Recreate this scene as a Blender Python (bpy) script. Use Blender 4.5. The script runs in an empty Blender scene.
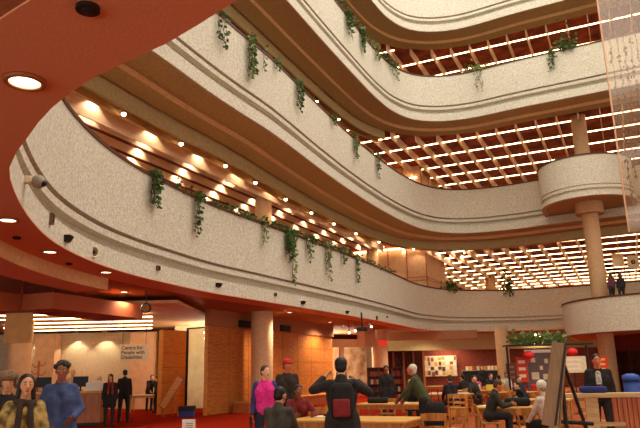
import bpy, bmesh, math, random
from mathutils import Vector, Matrix
from math import sin, cos, pi, radians, atan, atan2, tan

random.seed(7)
scene = bpy.context.scene
COL = scene.collection

# ------------------------------------------------------------------ camera
FPX, PITCH, ROLL, YAW, EYE = 646.0, radians(13.7), radians(1.25), radians(25.0), 1.6
cam_data = bpy.data.cameras.new('camera')
cam_data.sensor_width = 36.0
cam_data.lens = 36.0 * FPX / 640.0
cam_data.clip_end = 400
cam = bpy.data.objects.new('camera', cam_data)
COL.objects.link(cam)
cam.matrix_world = (Matrix.Translation((0, 0, EYE)) @ Matrix.Rotation(YAW, 4, 'Z')
                    @ Matrix.Rotation(pi / 2 + PITCH, 4, 'X') @ Matrix.Rotation(-ROLL, 4, 'Z'))
scene.camera = cam

# ------------------------------------------------------------------ world, skylight, exposure
world = bpy.data.worlds.new('world')
scene.world = world
world.use_nodes = True
bgn = world.node_tree.nodes['Background']
bgn.inputs[0].default_value = (1.0, 0.93, 0.82, 1)
bgn.inputs[1].default_value = 2.45
scene.view_settings.view_transform = 'Standard'
scene.view_settings.look = 'None'
scene.view_settings.gamma = 1.0
scene.view_settings.use_curve_mapping = False
scene.view_settings.exposure = 0.0


def area_light(name, loc, size, energy, color, rot=(0, 0, 0)):
    d = bpy.data.lights.new(name, 'AREA')
    d.shape = 'RECTANGLE'
    d.size, d.size_y = size
    d.energy = energy
    d.color = color
    o = bpy.data.objects.new(name, d)
    o.location = loc
    o.rotation_euler = rot
    COL.objects.link(o)
    return o


# daylight through the roof glazing above the atrium well
area_light('atrium_skylight', (-4, 26, 34), (26, 44), 4700, (1.0, 0.97, 0.90))

# ------------------------------------------------------------------ geometry of the view, used to lay out the plan
CA, SA = cos(YAW), sin(YAW)


def b2(x, y):
    """ground axes of the lens -> building axes"""
    return (x * CA - y * SA, x * SA + y * CA)


def ray(u, v):
    a, b = u - 320.0, 214.0 - v
    x = a * cos(ROLL) + b * sin(ROLL)
    y = -a * sin(ROLL) + b * cos(ROLL)
    return (x, FPX * cos(PITCH) - y * sin(PITCH), FPX * sin(PITCH) + y * cos(PITCH))


def hor(u):
    return 371.5 - (u - 320) * 0.0218


def at(u, v, z):
    d = ray(u, v)
    t = (z - EYE) / d[2]
    X, Y = b2(d[0] * t, d[1] * t)
    return Vector((X, Y, z))


def pd(u, d, z=0.0):
    r = ray(u, hor(u))
    X, Y = b2(r[0] / r[1] * d, d)
    return Vector((X, Y, z))


def pz(u, v, d):
    r = ray(u, v)
    X, Y = b2(r[0] / r[1] * d, d)
    return Vector((X, Y, EYE + r[2] / r[1] * d))


def s2l(c):
    return tuple(((x / 255.0) / 12.92 if x / 255.0 < 0.04045 else ((x / 255.0 + 0.055) / 1.055) ** 2.4) for x in c)


# ------------------------------------------------------------------ materials
MATS = {}


def mat(name, rgb, rough=0.7, var=0.0, scale=8.0, bump=0.0, metal=0.0, emit=0.0, stretch=None, rgb2=None, spec=0.3):
    if name in MATS:
        return MATS[name]
    m = bpy.data.materials.new(name)
    m.use_nodes = True
    nt = m.node_tree
    p = nt.nodes['Principled BSDF']
    c = s2l(rgb)
    p.inputs['Base Color'].default_value = (*c, 1)
    p.inputs['Roughness'].default_value = rough
    p.inputs['Metallic'].default_value = metal
    p.inputs['Specular IOR Level'].default_value = spec
    if emit:
        p.inputs['Emission Color'].default_value = (*c, 1)
        p.inputs['Emission Strength'].default_value = emit
    if var or bump:
        tc = nt.nodes.new('ShaderNodeTexCoord')
        mp = nt.nodes.new('ShaderNodeMapping')
        if stretch:
            mp.inputs['Scale'].default_value = stretch
        nz = nt.nodes.new('ShaderNodeTexNoise')
        nz.inputs['Scale'].default_value = scale
        nz.inputs['Detail'].default_value = 6
        nt.links.new(tc.outputs['Object'], mp.inputs[0])
        nt.links.new(mp.outputs[0], nz.inputs['Vector'])
        if var:
            rp = nt.nodes.new('ShaderNodeValToRGB')
            rp.color_ramp.elements[0].position = 0.33
            rp.color_ramp.elements[1].position = 0.67
            d = s2l(rgb2) if rgb2 else tuple(x * (1 - var) for x in c)
            e = tuple(min(1, x * (1 + var * 0.5)) for x in c) if not rgb2 else c
            rp.color_ramp.elements[0].color = (*d, 1)
            rp.color_ramp.elements[1].color = (*e, 1)
            nt.links.new(nz.outputs[0], rp.inputs[0])
            nt.links.new(rp.outputs[0], p.inputs['Base Color'])
        if bump:
            b = nt.nodes.new('ShaderNodeBump')
            b.inputs['Strength'].default_value = bump
            b.inputs['Distance'].default_value = 0.02
            nt.links.new(nz.outputs[0], b.inputs['Height'])
            nt.links.new(b.outputs[0], p.inputs['Normal'])
    MATS[name] = m
    return m


def brick_mat(name, c1, c2, mortar, scale, axes='xz'):
    m = bpy.data.materials.new(name)
    m.use_nodes = True
    nt = m.node_tree
    p = nt.nodes['Principled BSDF']
    p.inputs['Roughness'].default_value = 0.85
    tc = nt.nodes.new('ShaderNodeTexCoord')
    sp = nt.nodes.new('ShaderNodeSeparateXYZ')
    cb = nt.nodes.new('ShaderNodeCombineXYZ')
    br = nt.nodes.new('ShaderNodeTexBrick')
    br.inputs['Color1'].default_value = (*s2l(c1), 1)
    br.inputs['Color2'].default_value = (*s2l(c2), 1)
    br.inputs['Mortar'].default_value = (*s2l(mortar), 1)
    br.inputs['Scale'].default_value = scale
    br.inputs['Mortar Size'].default_value = 0.012
    nt.links.new(tc.outputs['Object'], sp.inputs[0])
    nt.links.new(sp.outputs[0 if axes[0] == 'x' else 1], cb.inputs[0])
    nt.links.new(sp.outputs[2], cb.inputs[1])
    nt.links.new(cb.outputs[0], br.inputs['Vector'])
    nt.links.new(br.outputs[0], p.inputs['Base Color'])
    MATS[name] = m
    return m


def carpet_mat(name):
    m = mat(name, (150, 40, 20), 0.95, 0.5, 14, 0.3, rgb2=(98, 20, 10), spec=0.0)
    return m


CONC = mat('pale_concrete', (218, 212, 194), 0.9, 0.16, 16, 0.35, rgb2=(180, 170, 146))
COPE = mat('dark_coping', (84, 46, 26), 0.6)
RUST = mat('rust_soffit', (216, 148, 106), 0.9, 0.12, 60, 0.2)
BROWN = mat('brown_soffit', (182, 160, 112), 0.85, 0.15, 10, 0.1)
BROWN2 = mat('ochre_beam_face', (216, 172, 118), 0.85, 0.15, 10, 0.1)
GCEIL = mat('brown_ground_ceiling', (164, 108, 72), 0.9, 0.15, 12)
SLOT = mat('dark_red_recess', (112, 40, 24), 0.9, 0.15, 5)
FIN = mat('rosewood_fin', (250, 218, 186), 0.7, 0.12, 4, stretch=(8, 0.5, 8))
CEILD = mat('red_brown_plenum', (158, 70, 42), 0.9, 0.35, 1.2, rgb2=(92, 32, 20))
TUBE = mat('warm_tube_light', (255, 214, 158), 0.5, emit=11)
BULB = mat('warm_bulb', (255, 226, 176), 0.4, emit=16)
HOUS = mat('cream_housing', (226, 196, 160), 0.6)
LENS = mat('downlight_lens', (255, 236, 200), 0.4, emit=5)
CARPET = carpet_mat('red_carpet')
GCARPET = mat('tan_carpet', (170, 136, 104), 0.95, 0.2, 10)
HALLF = mat('orange_brown_carpet', (172, 96, 58), 0.9, 0.35, 9, 0.2, rgb2=(124, 58, 34), spec=0.0)
PINKWALL = mat('rosy_plaster', (214, 172, 134), 0.9, 0.12, 3)
WALLT = mat('tan_wall', (214, 194, 160), 0.95, 0.2, 20, 0.35)
COLM = mat('column_plaster', (224, 180, 136), 0.85, 0.12, 10, 0.1)
COLD = mat('column_concrete', (196, 158, 116), 0.9, 0.2, 14, 0.25)
BEAM = mat('rust_beam', (176, 92, 54), 0.85, 0.14, 20)
BLACK = mat('black_plastic', (24, 21, 20), 0.5)
STEEL = mat('dark_steel', (52, 46, 42), 0.4, metal=0.6)
WHITEP = mat('white_card', (232, 222, 204), 0.8)
BRONZE = mat('bronze_metal', (120, 92, 62), 0.4, metal=0.7)


def wood(name, a, b, stretch=(1.0, 1.0, 14.0), scale=3.0, rough=0.45):
    return mat(name, a, rough, 0.3, scale, 0.05, rgb2=b, stretch=stretch, spec=0.4)


WPANEL = wood('amber_wood_panel', (208, 130, 56), (160, 88, 32))
WPALE = wood('honey_wood_panel', (226, 160, 82), (198, 124, 58))
WDESK = wood('red_brown_wood', (190, 108, 54), (146, 74, 34), (14, 14, 1))
WTABLE = wood('yellow_wood_top', (226, 172, 84), (196, 136, 60), (1, 12, 1), 2)
WCHAIR = wood('golden_wood', (208, 146, 68), (166, 104, 44), (6, 6, 1), 3)
WRAIL = wood('pale_wood_rail', (206, 172, 118), (178, 142, 92), (1, 10, 10), 3)


# ------------------------------------------------------------------ mesh helpers
def link(name, me, m=None, parent=None):
    o = bpy.data.objects.new(name, me)
    COL.objects.link(o)
    if m is not None and not me.materials:
        for k in (m if isinstance(m, (list, tuple)) else [m]):
            me.materials.append(k)
    if parent is not None:
        o.parent = parent
    return o


def obj(name, bm, m, parent=None, smooth=False):
    bmesh.ops.recalc_face_normals(bm, faces=bm.faces)
    me = bpy.data.meshes.new(name)
    bm.to_mesh(me)
    bm.free()
    if smooth:
        for p in me.polygons:
            p.use_smooth = True
    return link(name, me, m, parent)


def tag(o, label, cat, group=None):
    o['label'] = label
    o['category'] = cat
    if group:
        o['group'] = group
    return o


def struct(o):
    o['kind'] = 'structure'
    return o


def thing(name, label, cat, loc=(0, 0, 0), rz=0.0, group=None):
    o = bpy.data.objects.new(name, None)
    o.empty_display_size = 0.2
    COL.objects.link(o)
    o.location = loc
    o.rotation_euler = (0, 0, rz)
    return tag(o, label, cat, group)


def copy_tree(o, parent=None):
    c = o.copy()
    COL.objects.link(c)
    if parent is not None:
        c.parent = parent
    for ch in [k for k in KIDS.get(o.name, o.children)]:
        copy_tree(ch, c)
    return c


KIDS = {}


def dup(root, loc, rz, label, group=None):
    c = copy_tree(root)
    c.location = loc
    c.rotation_euler = (0, 0, rz)
    c['label'] = label
    if group:
        c['group'] = group
    return c


def new():
    return bmesh.new()


def box(bm, c, s, rz=0.0, bev=0.0, rx=0.0, ry=0.0):
    M = Matrix.Translation(c) @ Matrix.Rotation(rz, 4, 'Z') @ Matrix.Rotation(ry, 4, 'Y') @ Matrix.Rotation(rx, 4, 'X')
    r = bmesh.ops.create_cube(bm, size=1.0, matrix=M @ Matrix.Diagonal((s[0], s[1], s[2], 1)))
    if bev:
        es = list({e for v in r['verts'] for e in v.link_edges})
        bmesh.ops.bevel(bm, geom=es, offset=bev, segments=2, affect='EDGES', profile=0.5)
    return bm


def ring_pts(c, ax, r, n, up=None):
    ax = ax.normalized()
    h = Vector((0, 0, 1)) if abs(ax.z) < 0.95 else Vector((1, 0, 0))
    a = ax.cross(h).normalized()
    b = ax.cross(a)
    return [c + a * (r * cos(2 * pi * k / n)) + b * (r * sin(2 * pi * k / n)) for k in range(n)]


def tube(bm, pts, rad, n=8, cap=True):
    pts = [Vector(p) for p in pts]
    rad = rad if isinstance(rad, (list, tuple)) else [rad] * len(pts)
    rows = []
    for i, p in enumerate(pts):
        t = (pts[min(i + 1, len(pts) - 1)] - pts[max(i - 1, 0)])
        if t.length < 1e-9:
            t = Vector((0, 0, 1))
        rows.append([bm.verts.new(q) for q in ring_pts(p, t, rad[i], n)])
    for i in range(len(rows) - 1):
        for k in range(n):
            bm.faces.new((rows[i][k], rows[i][(k + 1) % n], rows[i + 1][(k + 1) % n], rows[i + 1][k]))
    if cap:
        bm.faces.new(rows[0][::-1])
        bm.faces.new(rows[-1])
    return bm


def capsule(bm, a, b, ra, rb, n=10):
    a, b = Vector(a), Vector(b)
    d = (b - a)
    if d.length < 1e-6:
        d = Vector((0, 0, 1e-3))
    u = d.normalized()
    pts, rr = [], []
    for k in range(4):
        t = pi / 2 * k / 3.2 + 0.12
        pts.append(a - u * (ra * cos(t)))
        rr.append(ra * sin(t))
    pts.append(a); rr.append(ra)
    pts.append(b); rr.append(rb)
    for k in range(3, -1, -1):
        t = pi / 2 * k / 3.2 + 0.12
        pts.append(b + u * (rb * cos(t)))
        rr.append(rb * sin(t))
    # keep rings on one frame
    h = Vector((0, 0, 1)) if abs(u.z) < 0.95 else Vector((1, 0, 0))
    x = u.cross(h).normalized()
    y = u.cross(x)
    rows = [[bm.verts.new(p + x * (r * cos(2 * pi * k / n)) + y * (r * sin(2 * pi * k / n))) for k in range(n)] for p, r in zip(pts, rr)]
    for i in range(len(rows) - 1):
        for k in range(n):
            bm.faces.new((rows[i][k], rows[i][(k + 1) % n], rows[i + 1][(k + 1) % n], rows[i + 1][k]))
    bm.faces.new(rows[0][::-1])
    bm.faces.new(rows[-1])
    return bm


def ball(bm, c, r, n=12, m=8, M=None):
    s = r if isinstance(r, (list, tuple)) else (r, r, r)
    X = Matrix.Translation(c) @ (M if M is not None else Matrix.Identity(4)) @ Matrix.Diagonal((s[0], s[1], s[2], 1))
    bmesh.ops.create_uvsphere(bm, u_segments=n, v_segments=m, radius=1.0, matrix=X)
    return bm


def lathe(bm, prof, n=20, c=(0, 0, 0), M=None, loop=False):
    """closed profile [(r, z)] turned about z"""
    X = Matrix.Translation(c) @ (M if M is not None else Matrix.Identity(4))
    rows = [[bm.verts.new(X @ Vector((max(r, 1e-4) * cos(2 * pi * k / n), max(r, 1e-4) * sin(2 * pi * k / n), z))) for k in range(n)] for r, z in prof]
    if loop:
        rows.append(rows[0])
    for i in range(len(rows) - 1):
        for k in range(n):
            bm.faces.new((rows[i][k], rows[i][(k + 1) % n], rows[i + 1][(k + 1) % n], rows[i + 1][k]))
    if not loop:
        bm.faces.new(rows[0][::-1])
        bm.faces.new(rows[-1])
    return bm


def aim(d):
    """rotation taking +z to d"""
    return Vector((0, 0, 1)).rotation_difference(Vector(d).normalized()).to_matrix().to_4x4()


# ------------------------------------------------------------------ plan curves of the atrium opening
def spline(ctrl, step, closed=True):
    out = []
    n = len(ctrl)
    for i in range(n if closed else n - 1):
        p0, p1, p2, p3 = (Vector(ctrl[(i + k) % n] if closed else ctrl[min(max(i + k, 0), n - 1)]) for k in (-1, 0, 1, 2))
        a = max((p1 - p0).length, 1e-6) ** 0.5
        b = max((p2 - p1).length, 1e-6) ** 0.5
        c = max((p3 - p2).length, 1e-6) ** 0.5
        m = max(2, int((p2 - p1).length / step))
        for k in range(m):
            t = a + b * k / m
            A1 = p0 * ((a - t) / a) + p1 * (t / a)
            A2 = p1 * ((a + b - t) / b) + p2 * ((t - a) / b)
            A3 = p2 * ((a + b + c - t) / c) + p3 * ((t - a - b) / c)
            B1 = A1 * ((a + b - t) / (a + b)) + A2 * (t / (a + b))
            B2 = A2 * ((a + b + c - t) / (b + c)) + A3 * ((t - a) / (b + c))
            out.append(B1 * ((a + b - t) / b) + B2 * ((t - a) / b))
    return out


NEAR = [(30, 2), (24, -5), (14, -5.6), (5, -0.75), (1.5, 2.25), (-0.5, 4.05), (-1.2, 4.7), (-1.95, 5.25), (-2.6, 5.9), (-3.2, 6.7), (-3.9, 7.75), (-4.5, 9.3), (-5.0, 11.1), (-5.25, 12.5)]
C2 = NEAR + [(-5.32, 13.8), (-5.25, 15.3), (-5.0, 16.8), (-4.5, 18.6), (-3.65, 21.1), (-2.0, 24.5), (0, 28.6), (2.5, 34), (4.5, 38.7), (6.3, 43), (8.2, 45.8), (10, 47.1), (12.5, 47.8), (15.3, 47.6), (19.2, 45.6), (25, 42), (31, 37), (34.5, 29), (34, 15)]
NEAR3 = [(30, 2), (24, -5), (14, -5.6), (4, -2.6), (-4, -1.6), (-8.4, 0.4), (-9.5, 3.4), (-8.7, 6.6), (-7.5, 9.2), (-5.95, 12.6)]
C3 = NEAR3 + [(-4.4, 16.2), (-3.4, 18.7), (-2.65, 20.4), (-1.75, 22.3), (0.05, 26.9), (1.4, 30.2), (3.5, 34.8), (5.4, 38.3), (6.8, 40.2), (8.4, 41.25), (10.5, 41.25), (12.7, 40.3), (14.2, 39.3), (18, 37.2), (24, 33.5), (30, 28.5), (33, 20), (33, 11)]
C4 = NEAR3 + [(-4.3, 16.3), (-2.7, 19.9), (-1.1, 23.4), (0.2, 26.4), (1.75, 29.9), (3.3, 33.2), (4.5, 35.2), (5.8, 36.4), (7.1, 36.75), (8.8, 36.5), (11.9, 34.8), (15.9, 32.7), (22, 29.2), (28, 24.5), (31.5, 17), (32, 9)]
CURVES = {}
for k, c in ((2, C2), (3, C3), (4, C4), (5, C4)):
    pts = spline([b2(*p) for p in c], 0.45)
    cx = sum(p.x for p in pts) / len(pts)
    n = len(pts)
    # outward normals
    area = sum(pts[i].x * pts[(i + 1) % n].y - pts[(i + 1) % n].x * pts[i].y for i in range(n))
    sg = 1.0 if area > 0 else -1.0
    nrm = []
    for i in range(n):
        t = (pts[(i + 2) % n] - pts[i - 2]).normalized()
        nrm.append(Vector((t.y, -t.x)) * sg)
    CURVES[k] = (pts, nrm)

ZB = {2: 4.2, 3: 10.2, 4: 16.2, 5: 22.2}
PH = 2.9


def reach(p, n):
    """how deep a gallery runs behind its balcony: deep at the back and left, shallow on the near and right sides"""
    if n.y < -0.2 and n.x > -0.9:
        return 7.5
    if n.x > 0.75:
        return 12.0
    return 30.0


def sweep(name, curve, prof, z0, m, closed_prof=False, smooth=False, part=None, parent=None):
    pts, nrm = curve
    idx = list(range(len(pts))) if part is None else part
    bm = new()
    rows = []
    for i in idx:
        far = reach(pts[i], nrm[i])
        rows.append([bm.verts.new((pts[i].x + nrm[i].x * min(a, far), pts[i].y + nrm[i].y * min(a, far), z0 + z)) for a, z in prof])
    R, Q = len(rows), len(prof)
    loop = part is None
    for i in range(R if loop else R - 1):
        A, B = rows[i], rows[(i + 1) % R]
        for q in range(Q if closed_prof else Q - 1):
            bm.faces.new((A[q], B[q], B[(q + 1) % Q], A[(q + 1) % Q]))
    if not loop and closed_prof:
        bm.faces.new(rows[0])
        bm.faces.new(rows[-1][::-1])
    o = obj(name, bm, m, parent)
    if smooth:
        me = o.data
        for p in me.polygons:
            p.use_smooth = True
        me.set_sharp_from_angle(angle=radians(25))
    return o


def nearest(k, p):
    pts, nrm = CURVES[k]
    i = min(range(len(pts)), key=lambda j: (pts[j].x - p[0]) ** 2 + (pts[j].y - p[1]) ** 2)
    return pts[i], nrm[i], i


def offset_poly(k, d):
    pts, nrm = CURVES[k]
    return [pts[i] + nrm[i] * d for i in range(len(pts))]


def crossings(poly, axis, val):
    """sorted crossings of a closed polygon with x=val (axis 0) or y=val (axis 1)"""
    out = []
    n = len(poly)
    for i in range(n):
        a, b = poly[i], poly[(i + 1) % n]
        if (a[axis] - val) * (b[axis] - val) < 0:
            t = (val - a[axis]) / (b[axis] - a[axis])
            out.append(a[1 - axis] + t * (b[1 - axis] - a[1 - axis]))
    return sorted(out)


# ------------------------------------------------------------------ the setting: floor, balconies, soffits
bm = new()
box(bm, (0, 39, -0.05), (90, 90, 0.1))
struct(obj('floor', bm, CARPET))
bm = new()
h0 = pd(318, 13.2)
box(bm, (h0.x + 22, 36, 0.004), (44, 76, 0.008))
struct(obj('floor_hall', bm, HALLF))

PARA = [(0.30, PH), (0.0, PH), (0.0, 1.0), (0.2, 0.99), (0.2, 0.91), (0.03, 0.90), (0.03, 0.74), (0.27, 0.73), (0.27, 0.51), (0.0, 0.46), (0.0, 0.0), (0.30, 0.0), (0.30, PH)]
for k in (2, 3, 4, 5):
    zb = ZB[k]
    cv = CURVES[k]
    struct(sweep('wall_balcony_parapet', cv, PARA[:-1], zb, CONC, True, True))
    struct(sweep('trim_1', cv, [(0.33, PH), (-0.03, PH), (-0.03, PH + 0.09), (0.33, PH + 0.09)], zb, COPE, True))
    struct(sweep('floor_gallery', cv, [(0.3, PH - 1.25), (0.3, PH - 1.0), (30, PH - 1.0), (30, PH - 1.25)], zb, GCARPET, True))
    if k > 2:
        # stepped soffit: flat band, drop, second band, shadow gap, fascia board, lamp recess, second board
        struct(sweep('ceiling_soffit', cv, [(0.04, -0.02), (1.2, -0.02), (1.2, -0.22), (1.95, -0.22), (1.95, -0.10), (2.04, -0.10), (2.04, 0.3), (0.04, 0.3)], zb, BROWN, True))
        struct(sweep('trim_lit_step_face', cv, [(1.17, -0.215), (1.2, -0.215), (1.2, -0.02), (1.17, -0.02)], zb, BROWN2, True))  # lighter brown strip paints the step's face as lit
        n_ = len(cv[0])
        full = [k == 3 or q.y < 0.35 for q in cv[1]]
        for flag, runs in ((True, None), (False, None)):
            i = 0
            st = next(j for j in range(n_) if full[j] != full[j - 1]) if k > 3 else 0
            order = [(st + j) % n_ for j in range(n_)] + ([st] if k == 3 else [])
            run = []
            groups = []
            for j in order:
                if full[j] == flag:
                    run.append(j)
                elif run:
                    groups.append(run + [j]); run = []
            if run:
                groups.append(run if k == 3 else run + [st])
            for g in groups:
                if flag:
                    struct(sweep('ceiling_fascia_board', cv, [(2.04, -0.74), (2.16, -0.74), (2.16, 0.3), (2.04, 0.3)], zb, BROWN, True, False, g))
                    struct(sweep('ceiling_recess', cv, [(2.16, -0.30), (2.62, -0.30), (2.62, -0.22), (2.16, -0.22)], zb, SLOT, True, False, g))
                    struct(sweep('ceiling_edge_board', cv, [(2.62, -0.70), (2.74, -0.70), (2.74, 0.3), (2.62, 0.3)], zb, BROWN2, True, False, g))
                else:
                    struct(sweep('ceiling_edge_board', cv, [(2.04, -0.12), (2.14, -0.12), (2.14, 0.3), (2.04, 0.3)], zb, PINKWALL, True, False, g))
        struct(sweep('ceiling_plenum', cv, [(2.10, 0.20), (30, 0.20), (30, 0.28), (2.10, 0.28)], zb, CEILD, True))
    else:
        struct(sweep('ceiling_soffit', cv, [(0.0, -0.02), (1.0, -0.02), (1.0, 0.30), (0.3, 0.30), (0.3, 0.0), (0.0, 0.0)], zb, RUST, True))
        struct(sweep('ceiling_ground_floor', cv, [(1.0, 0.0), (30, 0.0), (30, 0.3), (1.0, 0.3)], zb, GCEIL, True))

# outer walls that close the far ends of the galleries
bm = new(); box(bm, (-42, 30, 13), (0.4, 130, 26)); struct(obj('wall_left', bm, PINKWALL))
bm = new(); box(bm, (-2, 84, 13), (80, 0.4, 26)); struct(obj('wall_back', bm, PINKWALL))

# hanging fins and tube lights under each slab
FINW = 1.2


def fin_rows(k):
    lim = {3: -14.5, 4: -20.0, 5: -60.0}[k]
    xs = [j * FINW for j in range(-24, 22) if j * FINW >= lim]
    x = xs[0] - 0.85
    while x > -29.0:
        xs.append(x)
        x -= 0.85
    return xs


CORE = pd(433, 46)
for k in (3, 4, 5):
    zb = ZB[k]
    poly = [p + q * (2.78 if k == 3 or q.y < 0.35 else 2.16) for p, q in zip(*CURVES[k])]
    zt, zf = zb + 0.20, zb - 0.58
    zg = zf if k == 3 else zb - 0.32
    bm = new()
    low = []
    for X in fin_rows(k):
        cr = crossings(poly, 0, X)
        segs = []
        lo, hi = 8.0, 80.0
        if not cr:
            if X < -6:
                segs = [(lo, hi)]
        else:
            segs = [(cr[-1], hi)]
        if k == 3 and CORE.x - 6.2 < X < CORE.x + 0.15:
            segs = [q for a, b in segs for q in ((a, min(b, CORE.y - 4.0)), (max(a, CORE.y + 5.3), b))]
        for a, b in segs:
            if b - a > 0.5:
                if X < {3: -14.5, 4: -20.0, 5: -60.0}[k]:
                    box(bm, (X, (a + b) / 2, (zt + zf) / 2), (0.09, b - a, zt - zf))
                    low.append((X, a, b))
                else:
                    box(bm, (X, (a + b) / 2, zg + 0.05), (0.065, b - a, 0.56))
    struct(obj('grid_fins', bm, FIN))
    bm = new()
    for (X, a, b) in low:
        box(bm, (X, (a + b) / 2, zf - 0.02), (0.13, b - a, 0.05))
    if low:
        struct(obj('trim_fin_edges', bm, SLOT))
    else:
        bm.free()
    y0 = max(p.y for p in poly)
    up = {3: 'lowest', 4: 'second', 5: 'third'}[k]
    for j in range(0, 22):
        Y = (45.4 if k == 3 else 39.7) + 2.5 * (j - 4)
        if Y > 82:
            continue
        cr = crossings(poly, 1, Y)
        left = -14.5 if k == 3 else (-19.0 if k == 4 else -15.0)
        if cr:
            spans = [(cr[-1] + 0.3, 22.0)] if cr[-1] < 21 else []
            if Y > y0 - 7.0 and k > 3:
                spans.append((max(cr[0] - 5.5, left), cr[0] - 0.3))
        else:
            spans = [(left, 22.0)]
        if k == 3 and Y < CORE.y + 5.4:
            spans = [(max(a, CORE.x + 0.2), b) for a, b in spans]
        if k == 4 and CORE.y - 0.4 < Y < CORE.y + 5.4:
            cut = []
            for a, b in spans:
                cut += [(a, min(b, CORE.x - 5.9)), (max(a, CORE.x + 0.1), b)]
            spans = cut
        for a, b in spans:
            if b - a < 0.8 or Y < 28:
                continue
            bm = new()
            box(bm, (0, 0, 0), (b - a, 0.07, 0.05))
            o = obj('tube_light', bm, TUBE)
            o.location = ((a + b) / 2, Y, zg + 0.10)
            bm = new()
            box(bm, (0, 0, 0.04), (b - a, 0.08, 0.03))
            obj('housing', bm, HOUS, o)
            tag(o, 'long glowing warm tube light in the fin ceiling above the %s balcony' % up, 'ceiling light',
                'tube light rows above the %s balcony' % up)


def proj(P):
    q = cam.matrix_world.inverted() @ Vector(P)
    return (320 + FPX * q.x / -q.z, 214 - FPX * q.y / -q.z, -q.z)


def on_face(k, u, v):
    """point of balcony k's inner face seen in column u and row v, with the normal towards the well"""
    pts, nrm = CURVES[k]
    best = None
    z = ZB[k] + 1.5
    for _ in range(3):
        best = None
        for p, n in zip(pts, nrm):
            if n.x * p.x + n.y * p.y < 0:
                continue
            q = cam.matrix_world.inverted() @ Vector((p.x, p.y, z))
            if q.z > -2:
                continue
            e = abs(320 + FPX * q.x / -q.z - u)
            if best is None or e < best[0]:
                best = (e, p, n)
        p = best[1]
        lo, hi = ZB[k] - 1, ZB[k] + PH + 2
        for _ in range(30):
            z = (lo + hi) / 2
            if proj((p.x, p.y, z))[1] > v:
                lo = z
            else:
                hi = z
    return Vector((p.x, p.y, z)), Vector((-best[2].x, -best[2].y, 0))
# ------------------------------------------------------------------ columns, stair pods, gallery cores
def column(u, v, z, dia, z0, z1, m, d=None, name='column'):
    p = pd(u, d)
    bm = new()
    r = dia / 2
    lathe(bm, [(r * 0.98, z0), (r, z0 + 0.02), (r, z1 - 0.02), (r * 0.98, z1)], 28)
    o = obj(name, bm, m, smooth=True)
    o.data.set_sharp_from_angle(angle=radians(40))
    o.location = (p.x, p.y, 0)
    return struct(o)


column(262, 0, 0, 0.95, 0, 4.2, COLM, 28.7)
column(504, 0, 0, 0.85, 0, 4.2, COLD, 44)
column(381, 0, 0, 1.0, 0, 4.2, COLM, 44)
column(263.5, 0, 0, 0.78, 6.1, 10.4, COLM, 29.5)
column(377, 0, 0, 0.85, 6.1, 10.4, COLM, 45.5)
column(497.5, 0, 0, 0.9, 6.1, 10.4, COLM, 58.7)
column(437, 0, 0, 0.85, 12.1, 16.4, COLM, 48)
column(491, 0, 0, 0.9, 12.1, 16.4, COLM, 57.8)
column(18, 0, 0, 0.9, 0, 4.2, PINKWALL, 27)
PODC = pd(608.5, 36.5)
bm = new()
lathe(bm, [(0.44, 0), (0.45, 0.02), (0.45, 10.0), (0.42, 16.2)], 28)
o = obj('column', bm, COLD, smooth=True); o.location = (PODC.x, PODC.y, 0); o.data.set_sharp_from_angle(angle=radians(40)); struct(o)
bm = new()
lathe(bm, [(0.47, 10.12), (0.76, 10.12), (0.78, 10.14), (0.78, 10.8), (0.47, 10.8)], 28)
o = obj('column_collar', bm, COLD, smooth=True); o.location = (PODC.x, PODC.y, 0); o.data.set_sharp_from_angle(angle=radians(40)); struct(o)


def pod(cx, cy, r, zb, zt, back, name):
    """rounded stair landing that stands out from the balcony behind it"""
    pts = []
    for k in range(25):
        a = pi + pi * k / 24
        pts.append(Vector((cx + r * cos(a), cy + r * sin(a))))
    pts = [Vector((cx - r, cy + back))] + pts + [Vector((cx + r, cy + back))]
    n = len(pts)
    nr = []
    for i in range(n):
        t = (pts[min(i + 1, n - 1)] - pts[max(i - 1, 0)]).normalized()
        nr.append(Vector((-t.y, t.x)))       # inward
    h = zt - zb
    idx = list(range(n))
    pr = [(0.25, h), (0.0, h), (0.0, 0.66), (0.06, 0.64), (0.06, 0.60), (0.02, 0.57), (0.02, 0.44), (0.14, 0.42), (0.14, 0.30), (0.0, 0.26), (0.0, 0.0), (0.25, 0.0)] if h > 2 else \
        [(0.22, h), (0.0, h), (0.0, 0.0), (0.22, 0.0)]
    struct(sweep(name, (pts, nr), pr, zb, CONC, True, True, idx))
    struct(sweep('trim_2', (pts, nr), [(0.28, h), (-0.03, h), (-0.03, h + 0.09), (0.28, h + 0.09)], zb, COPE, True, False, idx))
    bm = new()
    vs = [bm.verts.new((pts[i].x + nr[i].x * 0.2, pts[i].y + nr[i].y * 0.2, zb + 0.02)) for i in range(n)]
    f = bm.faces.new(vs)
    ex = bmesh.ops.extrude_face_region(bm, geom=[f])
    for v in [g for g in ex['geom'] if isinstance(g, bmesh.types.BMVert)]:
        v.co.z = zb + 0.5
    struct(obj('floor_landing', bm, BROWN if h > 2 else RUST))


pod(PODC.x - 0.05, PODC.y + 0.5, 2.6, 10.75, 13.1, 6.5, 'wall_landing_parapet')
PC2 = pd(668, 37)
pod(PC2.x, PC2.y, 5.2, 3.3, 5.05, 9, 'wall_landing_parapet')
bm = new()
c2 = Vector((PC2.x, PC2.y, 0))
box(bm, (PC2.x, PC2.y + 1, 4.82), (7, 8, 0.1))
struct(obj('floor_landing', bm, CARPET))

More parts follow.
